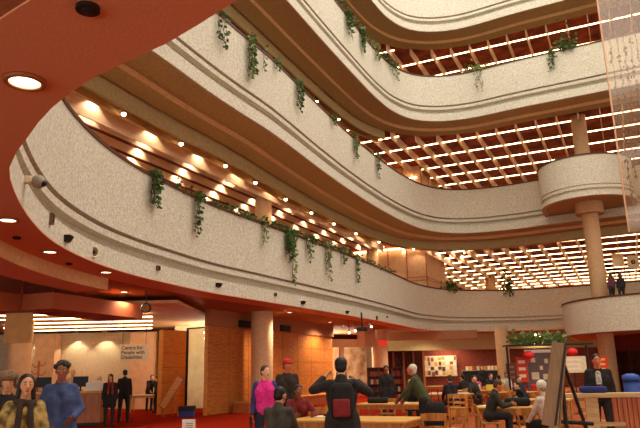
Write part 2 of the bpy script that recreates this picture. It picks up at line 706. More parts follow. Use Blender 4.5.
# panelled service cores standing on the galleries
for z0, z1 in ((6.1, 10.4), (12.1, 16.4)):
    bm = new()
    box(bm, (CORE.x - 2.9, CORE.y + 2.6, (z0 + z1) / 2), (5.8, 5.2, z1 - z0))
    struct(obj('wall_core', bm, PINKWALL))
    bm = new()
    for k in range(5):
        box(bm, (CORE.x - 0.02 - 1.44 * k, CORE.y - 0.02, (z0 + z1) / 2), (0.07, 0.06, z1 - z0))
    for z in (z0 + 1.7, z0 + 1.95):
        box(bm, (CORE.x - 2.9, CORE.y - 0.02, z), (5.8, 0.05, 0.05))
    box(bm, (CORE.x + 0.02, CORE.y + 2.6, z0 + 1.85), (0.05, 5.2, 0.22))
    struct(obj('trim_3', bm, WDESK))
    bm = new()
    box(bm, (CORE.x - 2.9, CORE.y - 0.22, z1 - (0.18 if z0 < 8 else 0.95)), (5.2, 0.10, 0.08))
    tag(obj('cove_light', bm, TUBE), 'long glowing cove light washing the panelled core behind the %s balcony' % ('lowest' if z0 < 8 else 'second'), 'wall light')

# ------------------------------------------------------------------ ground floor shell
# amber panelled wall along the left of the hall
W0 = pd(207, 26.8)
bm = new()
box(bm, (W0.x - 0.05, W0.y + 6.2, 1.76), (0.1, 12.4, 3.52))
struct(obj('wall_wood_panel', bm, WPANEL))
bm = new()
for k in range(1, 8):
    box(bm, (W0.x + 0.005, W0.y + 1.6 * k, 1.76), (0.012, 0.03, 3.52))
for z in (0.7, 1.4, 2.1, 2.8):
    box(bm, (W0.x + 0.005, W0.y + 6.2, z), (0.012, 12.4, 0.03))
struct(obj('trim_panel_joints', bm, WDESK))
bm = new()
box(bm, (W0.x - 0.04, W0.y - 0.03, 1.76), (0.14, 0.06, 3.52))
struct(obj('trim_4', bm, WPALE))
bm = new()
box(bm, (W0.x - 0.02, W0.y + 6.2, 3.86), (0.2, 12.5, 0.68))
struct(obj('wall_upper_band', bm, GCEIL))
# pale end wall of the same block, lit, beyond the glass door
A1, A2 = pd(160, 28.3), pd(186, 29.6)
dv = (A2 - A1)
bm = new()
box(bm, ((A1 + A2) / 2 + Vector((0, 0, 1.75))), (dv.length, 0.25, 3.5), atan2(dv.y, dv.x))
struct(obj('wall_honey_panel', bm, WPALE))
bm = new()
for z in (0.7, 1.3, 1.9, 2.5):
    c = (A1 + A2) / 2 + Vector((dv.y, -dv.x, 0)).normalized() * 0.13
    box(bm, (c.x, c.y, z), (dv.length, 0.02, 0.03), atan2(dv.y, dv.x))
struct(obj('trim_5', bm, WPANEL))
# beams and soffits above the reception
def beam(u0, d0, u1, d1, z0, z1, th, m, name='beam'):
    a, b = pd(u0, d0), pd(u1, d1)
    d = b - a
    bm = new()
    c = (a + b) / 2 + Vector((-d.y, d.x, 0)).normalized() * (th / 2)
    box(bm, (c.x, c.y, (z0 + z1) / 2), (d.length, th, z1 - z0), atan2(d.y, d.x))
    return struct(obj(name, bm, m))


beam(47, 17.6, 140, 21.5, 3.42, 3.86, 1.6, BEAM)
beam(-20, 16.9, 17, 18.2, 3.36, 3.86, 1.4, BEAM)
beam(17, 18.9, 48, 18.9, 3.42, 4.2, 0.3, SLOT)  # dark red box paints in the shaded end of the long beam
# curved dropped band beside the balcony edge
p2, n2 = CURVES[2]
ia = nearest(2, at(138, 275, 4.2))[2]
ib = nearest(2, at(-60, 215, 4.2))[2]
for q in range(len(p2)):
    pass
seq = list(range(min(ia, ib), max(ia, ib) + 1))
struct(sweep('ceiling_curved_band', CURVES[2], [(0.95, -0.34), (1.9, -0.34), (1.9, 0.1), (0.95, 0.1)], 4.2, RUST, True, True, seq))
struct(sweep('trim_curved_face', CURVES[2], [(0.925, -0.335), (0.95, -0.335), (0.95, 0.0), (0.925, 0.0)], 4.2, BROWN2, True, True, seq))

# far-left reception room: back wall with washes of light, ceiling with tubes
RW0, RW1 = pd(-30, 34), pd(176, 34)
dv = RW1 - RW0
rza = atan2(dv.y, dv.x)
bm = new()
c = (RW0 + RW1) / 2
box(bm, (c.x, c.y, 1.9), (dv.length, 0.3, 3.8), rza)
struct(obj('wall_reception', bm, WALLT))
for u, w in ((46, 1.0), (15, 0.5), (143, 1.2)):
    p = pd(u, 33.3)
    bm = new()
    box(bm, (p.x, p.y, 1.85), (w, 0.8, 3.7), rza)
    struct(obj('column_pilaster', bm, PINKWALL))
RCEIL = mat('reception_ceiling', (226, 178, 130), 0.9, 0.1, 3)
p = pd(48, 28)
bm = new()
box(bm, (p.x, p.y, 3.99), (13.5, 12.5, 0.1), rza)
struct(obj('ceiling_reception', bm, RCEIL))
nv = Vector((-dv.y, dv.x, 0)).normalized()
k = 0
for d in (23.5, 25.2, 27.2, 29.4, 31.6):
    a, b = pd(27 if k == 2 else -25 + 8 * k, d), pd(150 if d > 24 else 135, d)
    bm = new()
    q = (a + b) / 2
    box(bm, (q.x, q.y, 3.80), ((b - a).length, 0.06, 0.04), rza)
    tag(obj('tube_light', bm, TUBE), 'long warm tube light across the reception ceiling, %s from the hall' % ('first', 'second', 'third', 'fourth', 'fifth')[k], 'ceiling light', 'reception tube lights')
    k += 1
k = 0
for u in (37, 73, 102):
    p = pd(u, 33.45)
    t = thing('wall_washer', 'round downlight washing the reception back wall, %s' % ('beside the pilaster', 'above the reception desk', 'left of the hanging lettered sign')[k], 'downlight', (p.x, p.y, 3.90), 0, 'reception wall washers')
    bm = new(); lathe(bm, [(0.09, -0.12), (0.11, -0.12), (0.11, 0.04), (0.09, 0.04)], 16); obj('housing', bm, BRONZE, t)
    bm = new(); lathe(bm, [(0.0, -0.11), (0.085, -0.11), (0.085, -0.09), (0, -0.09)], 16); obj('lens', bm, LENS, t)
    L = bpy.data.lights.new('wall_wash', 'SPOT'); L.energy = 105; L.color = (1, 0.82, 0.56); L.spot_size = radians(96); L.spot_blend = 0.3; L.shadow_soft_size = 0.04
    lo = bpy.data.objects.new('wall_wash', L); COL.objects.link(lo); lo.parent = t; lo.location = (0, 0, -0.14)
    k += 1

# far end of the hall: brick wall, doorway, glazed shop front
BRICK = brick_mat('red_brick', (150, 62, 40), (118, 42, 28), (170, 112, 84), 3.2)
B0, B1 = pd(384, 54), pd(660, 54)
dv = B1 - B0
rzb = atan2(dv.y, dv.x)
c = (B0 + B1) / 2
bm = new()
box(bm, (0, 0, 0), (dv.length, 0.3, 4.2))
o = struct(obj('wall_brick', bm, BRICK)); o.location = (c.x, c.y, 2.1); o.rotation_euler = (0, 0, rzb)
DARKW = mat('dark_timber', (86, 40, 24), 0.6, 0.25, 4)
bm = new()
a, b = pd(394, 53), pd(424, 53)
box(bm, ((a + b) / 2 + Vector((0, 0, 1.5))), ((b - a).length, 0.3, 3.0), rzb)
struct(obj('door_1', bm, DARKW))
bm = new()
for u in (394, 404, 414, 424):
    p = pd(u, 52.8)
    box(bm, (p.x, p.y, 1.5), (0.14, 0.14, 3.0), rzb)
struct(obj('trim_6', bm, WDESK))
beam(384, 50, 660, 52, 3.0, 4.2, 0.8, BROWN)
beam(384, 46, 480, 46, 3.62, 4.2, 0.5, GCEIL)
# right side behind the landing: dark red wall with shelving
R0, R1 = pd(617, 40), pd(720, 34)
dv = R1 - R0
bm = new()
box(bm, (R0 + R1) / 2 + Vector((0, 0, 2.1)), (dv.length, 0.3, 4.2), atan2(dv.y, dv.x))
struct(obj('wall_right', bm, SLOT))
# shop window
S0, S1 = pd(324, 42), pd(375, 44)
dv = S1 - S0
rzs = atan2(dv.y, dv.x)
cs = (S0 + S1) / 2
nb = Vector((-dv.y, dv.x, 0)).normalized()
bm = new()
L_ = dv.length
box(bm, (cs.x, cs.y, 3.35), (L_, 0.3, 0.5), rzs)
for q in (S0, S0 * 0.66 + S1 * 0.34, S1):
    box(bm, (q.x, q.y, 1.7), (0.22, 0.3, 3.4), rzs)
struct(obj('window_1', bm, mat('pale_frame', (238, 214, 176), 0.7, 0.1, 4)))
GLASS = bpy.data.materials.new('shop_glass')
GLASS.use_nodes = True
nt = GLASS.node_tree
pb = nt.nodes['Principled BSDF']
pb.inputs['Roughness'].default_value = 0.05
pb.inputs['Transmission Weight'].default_value = 1.0
pb.inputs['IOR'].default_value = 1.05
bm = new()
box(bm, (cs.x, cs.y, 1.7), (L_ - 0.3, 0.03, 3.2), rzs)
struct(obj('window_pane', bm, GLASS))
cb = cs + nb * 4
bm = new()
box(bm, (cb.x, cb.y, 1.9), (L_ + 4, 0.2, 3.8), rzs)
struct(obj('wall_shop', bm, mat('shop_wall', (216, 186, 146), 0.9, 0.4, 2.0, rgb2=(150, 110, 74))))
beam(318, 38, 325, 43, 0, 4.2, 0.5, WPANEL, 'wall_wood_end')
beam(366, 41, 377, 43, 3.1, 4.2, 0.5, COLM)

def fill_lamp(p, e, label):  # invented round lamp, added to brighten an interior
    t = thing('added_fill_lamp', label, 'ceiling light', p)
    bm = new(); lathe(bm, [(0, 0), (0.2, 0), (0.2, -0.05), (0.14, -0.09), (0, -0.1)], 20); obj('diffuser', bm, LENS, t, True)
    bm = new(); tube(bm, [(0, 0, 0), (0, 0, 0.62)], 0.02); obj('stem', bm, STEEL, t)
    L = bpy.data.lights.new('room_fill', 'POINT'); L.energy = e; L.color = (1, 0.86, 0.62); L.shadow_soft_size = 0.15
    lo = bpy.data.objects.new('room_fill', L); COL.objects.link(lo); lo.parent = t; lo.location = (0, 0, -0.3)


fill_lamp(cs + nb * 2.2 + Vector((-0.8, 0, 3.4)), 1400, 'added fill lamp inside the shop behind its window')  # added so the shop interior reads bright
# glass door between honey panel and amber wall
D0, D1 = pd(186, 27.6), pd(206, 26.9)
dv = D1 - D0
rzd = atan2(dv.y, dv.x)
cd = (D0 + D1) / 2
bm = new()
for s in (-1, 1):
    q = cd + dv.normalized() * s * (dv.length / 2 - 0.03)
    box(bm, (q.x, q.y, 1.75), (0.06, 0.08, 3.5), rzd)
box(bm, (cd.x, cd.y, 3.47), (dv.length, 0.08, 0.06), rzd)
struct(obj('door_2', bm, STEEL))
bm = new()
box(bm, (cd.x, cd.y, 1.73), (dv.length - 0.12, 0.02, 3.4), rzd)
struct(obj('door_pane', bm, GLASS))
q0, q1 = pd(174, 32.6), pd(214, 32.6)
q = (q0 + q1) / 2
bm = new()
box(bm, (q.x, q.y, 2.1), ((q1 - q0).length, 0.2, 4.2), YAW)
struct(obj('wall_corridor', bm, mat('corridor_wall', (206, 196, 160), 0.9, 0.15, 3)))
fill_lamp(cd + Vector((-1.9, 3.5, 3.55)), 300, 'added fill lamp in the corridor behind the glass door')  # added to light the corridor wall seen through the door

# ------------------------------------------------------------------ ceiling lamps
def spot_data(name, e, ang, blend=0.35, col=(1, 0.78, 0.5), soft=0.03):
    L = bpy.data.lights.new(name, 'SPOT')
    L.energy = e
    L.color = col
    L.spot_size = radians(ang)
    L.spot_blend = blend
    L.shadow_soft_size = soft
    return L


# round downlights in the rust soffit under the lowest balcony
DOWN = spot_data('downlight_beam', 90, 120, 0.6)
proto = thing('recessed_downlight', '', 'downlight', (0, 0, 0))
bm = new(); lathe(bm, [(0.135, -0.035), (0.175, -0.035), (0.18, -0.02), (0.18, 0.0), (0.135, 0.0)], 28, loop=True); r_ = obj('trim_ring', bm, mat('tan_ring', (150, 84, 44), 0.5), proto, True)
bm = new(); lathe(bm, [(0.134, -0.03), (0.136, -0.03), (0.136, 0.03), (0.134, 0.03)], 28, loop=True); obj('reflector', bm, mat('cream_reflector', (250, 232, 190), 0.3), proto, True)
bm = new(); lathe(bm, [(0.0, -0.018), (0.125, -0.018), (0.13, -0.008), (0, -0.008)], 28); obj('lens', bm, LENS, proto)
KIDS[proto.name] = list(proto.children)
DL = [((25, 80), 'largest round downlight in the rust soffit nearest overhead'), ((8, 219), 'round downlight in the rust soffit at the far left, below the dome camera'),
      ((50, 251), 'round downlight in the rust soffit left of the ring speaker'), ((106, 271.5), 'round downlight in the rust soffit below the ring speaker')]
for i, ((u, v), lab) in enumerate(DL):
    p = at(u, v, 4.18)
    if i == 0:
        o = proto; o.location = p; o['label'] = lab
    else:
        o = dup(proto, p, 0, lab)
    lo = bpy.data.objects.new('downlight_beam', DOWN); COL.objects.link(lo); lo.parent = o; lo.location = (0, 0, -0.06)
    o['group'] = 'round downlights in the rust soffit'

# scalloping lamps on the fins over the lowest gallery
SC = spot_data('scallop_beam', 48, 124, 0.35)
sproto = thing('fin_lamp', '', 'spotlight')
bm = new(); lathe(bm, [(0.06, -0.02), (0.085, -0.02), (0.085, 0.16), (0.05, 0.18), (0.0, 0.18)], 14); obj('housing', bm, BRONZE, sproto, True)
bm = new(); ball(bm, (0, 0, -0.02), (0.075, 0.075, 0.05), 12, 8); obj('bulb', bm, BULB, sproto, True)
KIDS[sproto.name] = list(sproto.children)
used = False
poly3 = offset_poly(3, 2.78)
cnt = 0
for j, X in enumerate(sorted(x for x in fin_rows(3) if x < -7)):
    cr = crossings(poly3, 0, X)
    for r in range(0, 18):
        Y = 8.5 + 2.8 * r + (j * 2.14) % 2.8
        # only the left side of the hall, outside the well
        if Y > 52 or (cr and cr[0] - 0.2 < Y < cr[-1] + 0.2):
            continue
        # outside: distance to the edge and within the first rows
        q, nn, _ = nearest(3, (X, Y))
        dd = (Vector((X, Y)) - q).dot(nn)
        if dd < 2.95 or dd > 12 or nn.x > -0.3 or Y < 10:
            continue
        o = sproto if not used else copy_tree(sproto)
        used = True
        o.location = (X + 0.2, Y, ZB[3] - 0.06)
        o['label'] = 'small glowing lamp throwing a scallop on a ceiling fin above the lowest balcony'
        o['group'] = 'scallop lamps on the fins above the lowest balcony'
        if dd < 9.5:
            lo = bpy.data.objects.new('scallop_beam', SC); COL.objects.link(lo); lo.parent = o; lo.location = (0, 0, -0.09)
            lo.rotation_euler = (0, radians(10), 0)
        cnt += 1
print('fin lamps', cnt)

# small track lamps in the red recess behind each balcony soffit
tproto = thing('recess_lamp', '', 'spotlight')
bm = new(); lathe(bm, [(0.05, 0.02), (0.07, 0.02), (0.07, 0.22), (0.02, 0.25), (0.02, 0.42), (0, 0.42)], 12); obj('housing', bm, BRONZE, tproto, True)
bm = new(); ball(bm, (0, 0, 0.0), (0.075, 0.075, 0.07), 12, 8); obj('bulb', bm, BULB, tproto, True)
KIDS[tproto.name] = list(tproto.children)
TR = spot_data('recess_beam', 40, 130, 0.6)
used = False
for k in (3, 4):
    pts, nrm = CURVES[k]
    acc, cnt = 0.0, 0
    for i in range(len(pts) - 1):
        acc += (pts[i + 1] - pts[i]).length
        if acc > 2.6:
            acc = 0.0
            p, n = pts[i], nrm[i]
            if n.x > -0.35 or p.y < 8 or p.y > 42 or (k == 4 and n.y > 0.3):
                continue
            o = tproto if not used else copy_tree(tproto)
            used = True
            o.location = (p.x + n.x * 2.39, p.y + n.y * 2.39, ZB[k] - 0.74)
            o['label'] = 'small bright bulb in the dark red recess under the %s balcony' % ('second' if k == 3 else 'third')
            o['group'] = 'bulbs in the red recess under the %s balcony' % ('second' if k == 3 else 'third')
            lo = bpy.data.objects.new('recess_beam', TR); COL.objects.link(lo); lo.parent = o; lo.location = (0, 0, -0.1)

# added fill for the hall: invented downlights flush in the slab over the ground floor
HALL = spot_data('hall_fill_beam', 540, 150, 0.7, (1, 0.80, 0.55), 0.12)
hp = thing('added_fill_downlight', '', 'downlight')
bm = new(); lathe(bm, [(0.11, -0.02), (0.15, -0.02), (0.15, 0.0), (0.11, 0.0)], 20, loop=True); obj('trim_ring', bm, BRONZE, hp, True)
bm = new(); lathe(bm, [(0.0, -0.012), (0.108, -0.012), (0.108, -0.004), (0, -0.004)], 20); obj('lens', bm, LENS, hp)
KIDS[hp.name] = list(hp.children)
used = False
for (u, d) in ((290, 29), (345, 38.5), (372, 37.5), (432, 48.5), (450, 52.3), (430, 43), (500, 46), (545, 46), (540, 51), (120, 20.5), (331, 35.4), (177, 25.6), (585, 48)):
    p = pd(u, d, 4.195)
    o = hp if not used else copy_tree(hp)
    used = True
    o.location = p
    o['label'] = 'small added fill downlight in the ground floor ceiling under the balcony'
    o['group'] = 'added fill downlights in the ground floor ceiling'
    lo = bpy.data.objects.new('hall_fill_beam', HALL); COL.objects.link(lo); lo.parent = o; lo.location = (0, 0, -0.1)
# ------------------------------------------------------------------ devices on the lowest balcony's fascia
def yaw_of(n):
    return atan2(n.y, n.x) - pi / 2           # turns local +y to n


GREYP = mat('grey_plastic', (150, 140, 126), 0.5)
CREAMP = mat('cream_plastic', (224, 208, 176), 0.5)
p, n = on_face(2, 25, 181)
t = thing('dome_camera', 'grey dome camera on a bracket at the far left of the lowest balcony fascia', 'camera', p, yaw_of(n))
bm = new(); box(bm, (0, 0.05, 0.02), (0.12, 0.12, 0.12), bev=0.02); obj('bracket', bm, CREAMP, t)
bm = new(); ball(bm, (0, 0.2, 0), 0.11, 16, 12); obj('housing', bm, GREYP, t, True)
bm = new(); ball(bm, (0.03, 0.28, -0.03), 0.055, 12, 8); obj('lens', bm, BLACK, t, True)
for (u, v, w, h, lab) in ((47, 219, 0.10, 0.22, 'tall slim dark socket box below the dome camera on the balcony fascia'),
                          (155.5, 268, 0.15, 0.13, 'small dark grille box on the fascia between the ring speaker and the wedge lamp'),
                          (272, 294.5, 0.13, 0.14, 'small grey box on the balcony fascia above the round column'),
                          (375, 318, 0.13, 0.22, 'small upright grey box on the far fascia, left of its neighbour'),
                          (387, 317, 0.10, 0.10, 'tiny dark box on the far end of the balcony fascia')):
    p, n = on_face(2, u, v)
    t = thing('junction_box', lab, 'box', p, yaw_of(n))
    bm = new(); box(bm, (0, 0.035, 0), (w, 0.07, h), bev=0.008); obj('housing', bm, BRONZE, t)
    bm = new(); box(bm, (0, 0.075, 0), (w * 0.7, 0.012, h * 0.7)); obj('cover', bm, BLACK, t)
for (u, v, lab) in ((68, 238.5, 'wedge-shaped wall lamp on the fascia left of the ring speaker'), (221, 285, 'wedge-shaped wall lamp on the fascia below the hanging ivy'),
                    (303, 302.5, 'small wedge wall lamp on the fascia right of the round column'), (345, 312, 'farthest small wedge wall lamp on the straight fascia')):
    p, n = on_face(2, u, v)
    t = thing('wedge_lamp', lab, 'wall lamp', p, yaw_of(n))
    bm = new()
    q = [bm.verts.new(c) for c in ((-0.12, 0, 0.06), (0.12, 0, 0.06), (0.12, 0.14, 0.05), (-0.12, 0.14, 0.05), (-0.10, 0, -0.08), (0.10, 0, -0.08), (0.10, 0.07, -0.07), (-0.10, 0.07, -0.07))]
    for f in ((0, 1, 2, 3), (4, 7, 6, 5), (0, 4, 5, 1), (1, 5, 6, 2), (2, 6, 7, 3), (3, 7, 4, 0)):
        bm.faces.new([q[i] for i in f])
    obj('housing', bm, BLACK, t)
    bm = new(); box(bm, (0, 0.07, 0.065), (0.25, 0.15, 0.02), bev=0.005); obj('cover', bm, CREAMP, t)
p, n = on_face(2, 95.5, 252)
t = thing('ring_speaker', 'round pale ring speaker set in the lowest balcony fascia', 'speaker', p, yaw_of(n + Vector((-p.x, -p.y, 0)).normalized() * 0.8))
RX = Matrix.Rotation(-pi / 2, 4, 'X')
bm = new(); lathe(bm, [(0.10, 0), (0.15, 0), (0.15, 0.03), (0.13, 0.05), (0.10, 0.03)], 24, M=RX, loop=True); obj('rim', bm, CREAMP, t, True)
bm = new(); lathe(bm, [(0, 0.01), (0.10, 0.01), (0.10, 0.02), (0, 0.02)], 24, M=RX); obj('grille', bm, BRONZE, t)
bm = new(); lathe(bm, [(0, 0.02), (0.05, 0.02), (0.03, 0.05), (0, 0.05)], 20, M=RX); obj('cone', bm, BLACK, t, True)
# soffit sensors
p = at(88, 7, 4.18)
t = thing('ceiling_sensor', 'dark round sensor in the rust soffit, nearest overhead beside the big downlight', 'sensor', p)
bm = new(); lathe(bm, [(0.05, 0.0), (0.085, 0.0), (0.085, -0.03), (0.05, -0.035)], 20, loop=True); obj('rim', bm, BLACK, t)
bm = new(); ball(bm, (0, 0, -0.015), (0.055, 0.055, 0.04), 14, 8); obj('dome', bm, BLACK, t, True)
for u, v, lab in ((17, 237, 'small dark sensor dot in the rust soffit between the two left downlights'), (69, 263, 'small dark sensor dot in the rust soffit under the wedge lamp')):
    p = at(u, v, 4.18)
    bm = new(); lathe(bm, [(0, 0.0), (0.08, 0.0), (0.07, -0.04), (0, -0.05)], 16)
    o = tag(obj('ceiling_sensor', bm, BLACK, None, True), lab, 'sensor'); o.location = p
# round clock hung below the beam
p = pz(146, 308, 20.5)
yc = YAW + pi
t = thing('hanging_clock', 'round black rimmed clock hanging under the balcony by the long beam', 'clock', p, yc)
bm = new(); lathe(bm, [(0, -0.06), (0.15, -0.06), (0.16, 0.04), (0.125, 0.05), (0.125, 0.02), (0, 0.02)], 24, M=RX); obj('case', bm, BLACK, t, True)
bm = new(); lathe(bm, [(0, 0.02), (0.122, 0.02), (0.122, 0.028), (0, 0.028)], 24, M=RX); f_ = obj('dial', bm, mat('dial_brown', (176, 128, 84), 0.6), t)
bm = new(); box(bm, (0.0, 0.036, 0.04), (0.012, 0.008, 0.09)); box(bm, (0.03, 0.036, 0), (0.07, 0.008, 0.012)); obj('hands', bm, BLACK, f_)
bm = new(); tube(bm, [(0, 0, 0.15), (0, 0, 4.2 - p.z)], 0.02); obj('hanger', bm, STEEL, t)
for u, lab in ((244, 'black vent box high on the amber wall, left of the round column'), (285, 'black vent box high on the amber wall, right of the round column')):
    # meets the wall plane x = W0.x + 0.08
    lo, hi = 20.0, 45.0
    for _ in range(40):
        d_ = (lo + hi) / 2
        if pd(u, d_).x > W0.x + 0.08:
            lo = d_
        else:
            hi = d_
    q = pd(u, d_)
    t = thing('wall_vent', lab, 'vent', (W0.x + 0.08, q.y, 3.72), -pi / 2)
    bm = new(); box(bm, (0, 0.05, 0), (0.95, 0.1, 0.30)); obj('frame', bm, BLACK, t)
    bm = new()
    for z in (-0.08, 0, 0.08):
        box(bm, (0, 0.105, z), (0.85, 0.02, 0.03))
    obj('louvre', bm, STEEL, t)
# projector camera and exit sign
p = pz(362, 329, 30)
t = thing('ceiling_projector', 'black camera hanging from the ceiling in front of the shop window', 'camera', p, yc)
bm = new(); box(bm, (0, 0, 0), (0.5, 0.4, 0.16), bev=0.03); obj('body', bm, BLACK, t)
bm = new(); lathe(bm, [(0, 0.18), (0.07, 0.18), (0.08, 0.3), (0, 0.3)], 14, M=RX); obj('lens', bm, STEEL, t)
bm = new(); tube(bm, [(0, 0, 0.06), (0, 0, 4.2 - p.z)], 0.04); obj('hanger', bm, BLACK, t)
p = pz(383, 343, 43.42)
bm = new(); box(bm, (0, 0, 0), (0.55, 0.08, 0.32), bev=0.01)
o = tag(obj('red_sign', bm, mat('red_glow', (226, 54, 34), 0.5, emit=0.6)), 'small glowing red sign on the far column by the dark doorway', 'sign')
o.location = p; o.rotation_euler = (0, 0, yc)
# row of spotlights under the far balcony
for i, (u, v) in enumerate(((349, 331), (355, 329), (371, 325))):
    p = pz(u, v, 35)
    t = thing('track_spot', ('pale', 'second', 'third')[i] + ' small track spotlight in front of the shop window, ' + ('leftmost', 'middle one', 'rightmost')[i] + ' of three', 'spotlight', p, YAW)
    bm = new(); tube(bm, [(0, 0, 0.0), (0, -0.16, -0.1)], [0.05, 0.075], 12); obj('can', bm, STEEL, t)
    bm = new(); tube(bm, [(0, -0.155, -0.097), (0, -0.175, -0.108)], 0.065, 12); obj('lens', bm, LENS, t)
    bm = new(); tube(bm, [(0, 0, 0), (0, 0, 4.2 - p.z)], 0.015); obj('stem', bm, STEEL, t)

# ------------------------------------------------------------------ signs
INK = mat('dark_ink', (48, 34, 26), 0.7)


def text(s, size, m, parent, loc, rot, name='lettering', align='CENTER'):
    cu = bpy.data.curves.new(name, 'FONT')
    cu.body = s
    cu.size = size
    cu.align_x = align
    cu.align_y = 'CENTER'
    cu.extrude = 0.002
    cu.offset = 0.003
    cu.materials.append(m)
    o = bpy.data.objects.new(name, cu)
    COL.objects.link(o)
    dg = bpy.context.evaluated_depsgraph_get()
    me = bpy.data.meshes.new_from_object(o.evaluated_get(dg))
    bpy.data.objects.remove(o)
    o = link(name, me, m)
    o.parent = parent
    o.location = loc
    o.rotation_euler = rot
    return o


p = pz(134, 352.5, 26)
t = thing('hanging_sign', 'pale hanging sign lettered Centre for People with Disabilities', 'sign', p, YAW + radians(4))
bm = new(); box(bm, (0, 0, 0), (1.12, 0.05, 0.62), bev=0.008); obj('board', bm, CREAMP, t)
for s, z in (('Centre for', 0.18), ('People with', 0.0), ('Disabilities', -0.18)):
    o = text(s, 0.19, INK, t, (-0.49, -0.028, z), (pi / 2, 0, 0), align='LEFT')
bm = new()
for x in (-0.45, 0.45):
    tube(bm, [(x, 0, 0.3), (x, 0, 3.9 - p.z)], 0.012, 6)
obj('hanger', bm, STEEL, t)
p = pz(18.5, 328, 16.2)
t = thing('blank_hanging_sign', 'blank square brown hanging panel below the beam at far left', 'sign', p, YAW)
bm = new(); box(bm, (0, 0, 0), (0.68, 0.06, 0.74), bev=0.01); obj('board', bm, mat('brown_panel', (184, 132, 78), 0.8, 0.15, 5), t)
bm = new(); box(bm, (0, 0, 0.40), (0.72, 0.08, 0.06)); tube(bm, [(0, 0, 0.4), (0, 0, 4.2 - p.z)], 0.03); obj('hanger', bm, SLOT, t)


# ------------------------------------------------------------------ hanging plants
LEAFS = [mat('ivy_leaf', (84, 110, 44), 0.55, 0.5, 3, rgb2=(44, 66, 24)), mat('pale_ivy_leaf', (128, 142, 76), 0.55, 0.5, 3, rgb2=(70, 88, 38))]
STEM = mat('dry_stem', (96, 74, 44), 0.9)


def leaf(bm, c, d, s, rnd):
    d = Vector(d).normalized()
    side = d.cross(Vector((rnd.uniform(-1, 1), rnd.uniform(-1, 1), rnd.uniform(-0.4, 0.4)))).normalized()
    up = d.cross(side)
    a = bm.verts.new(c)
    l = bm.verts.new(c + d * s * 0.45 + side * s * 0.38 + up * s * 0.10)
    r = bm.verts.new(c + d * s * 0.45 - side * s * 0.38 + up * s * 0.10)
    m_ = bm.verts.new(c + d * s * 0.5)
    e = bm.verts.new(c + d * s)
    bm.faces.new((a, l, m_)); bm.faces.new((a, m_, r)); bm.faces.new((l, e, m_)); bm.faces.new((m_, e, r))


def vine(k, u, vt, drop, width, dens, label, mi=0, seed=0, rise=0):
    rnd = random.Random(seed * 31 + int(u))
    p, n = on_face(k, u, vt)
    zt = ZB[k] + PH + 0.1
    d = proj(p)[2]
    px = d / FPX
    tx = Vector((-n.y, n.x, 0))
    dropm, wm = drop * px, max(width * px, 0.15)
    t = thing('hanging_vine', label, 'plant', Vector((p.x, p.y, zt)), 0, None)
    bs, bl = new(), new()
    ns = max(2, int(dens * 2.2))
    for s in range(ns):
        x = rnd.uniform(-0.5, 0.5) * wm
        L = dropm * (rnd.uniform(0.35, 1.0) if s else 1.0)
        o0 = -n * 0.12 + tx * x + Vector((0, 0, 0.02))
        pts = [o0, n * 0.08 + tx * x + Vector((0, 0, 0.05))]
        q = n * 0.10 + tx * x
        steps = max(3, int(L / 0.16))
        for j in range(1, steps + 1):
            q = n * (0.07 + 0.05 * rnd.random()) + tx * (x + rnd.uniform(-0.06, 0.06)) + Vector((0, 0, -L * j / steps))
            pts.append(q.copy())
        tube(bs, pts, 0.008, 4)
        for j, q in enumerate(pts):
            f = 1.0 - 0.45 * j / len(pts)
            for _ in range(1 + int(dens * f * 1.3 * rnd.random() + 0.4)):
                c = q + tx * rnd.uniform(-0.09, 0.09) + n * rnd.uniform(0, 0.09) + Vector((0, 0, rnd.uniform(-0.07, 0.07)))
                leaf(bl, c, n * rnd.uniform(0.1, 0.9) + tx * rnd.uniform(-1, 1) + Vector((0, 0, rnd.uniform(-1.1, 0.2))), rnd.uniform(0.10, 0.19), rnd)
    if rise:
        for _ in range(int(120 * dens / 3)):
            c = tx * rnd.gauss(0, 0.3) * wm - n * rnd.uniform(-0.1, 0.4) + Vector((0, 0, abs(rnd.gauss(0, 0.45)) * rise * px))
            leaf(bl, c, n * rnd.uniform(-0.5, 0.9) + tx * rnd.uniform(-1, 1) + Vector((0, 0, rnd.uniform(-0.5, 0.9))), rnd.uniform(0.14, 0.26), rnd)
        tube(bs, [Vector((0, 0, 0)) - n * 0.1, Vector((0, 0, rise * px * 0.6)) - n * 0.1], 0.015, 5)
    obj('stem', bs, STEM, t)
    obj('foliage', bl, LEAFS[mi], t)
    return t


L2 = 'on the lowest balcony parapet'
vine(2, 148, 181, 33, 14, 4.5, 'short dense ivy clump hanging nearest the left end of the lowest balcony parapet', 0, 1)
vine(2, 191, 196, 40, 14, 2.6, 'long ivy with large leaves hanging second from left ' + L2, 0, 2)
vine(2, 260, 219, 24, 8, 1.5, 'thin sparse vine hanging under the round gallery column ' + L2, 1, 3)
vine(2, 283, 229, 30, 16, 6, 'thickest green ivy clump hanging midway ' + L2, 0, 4)
vine(2, 289, 232, 52, 7, 1.6, 'long thin vine trailing below the thickest ivy clump ' + L2, 1, 5)
vine(2, 308, 240, 24, 10, 2.6, 'medium vine hanging just right of the thickest ivy clump ' + L2, 0, 6)
vine(2, 326, 248, 36, 8, 2.6, 'long narrow vine hanging third from the right ' + L2, 1, 7)
vine(2, 340, 254, 14, 8, 1.8, 'very short vine second from the right end ' + L2, 0, 8)
vine(2, 355, 260, 26, 6, 2.2, 'rightmost long vine hanging ' + L2, 0, 9)
vine(2, 508, 288, 8, 10, 3, 'upright leafy potted plant on the back of the lowest balcony', 0, 10, rise=22)
vine(2, 452, 289, 3, 14, 2.6, 'low leafy plant by the core on the back of the lowest balcony', 0, 27, rise=9)
L3 = 'on the second balcony parapet'
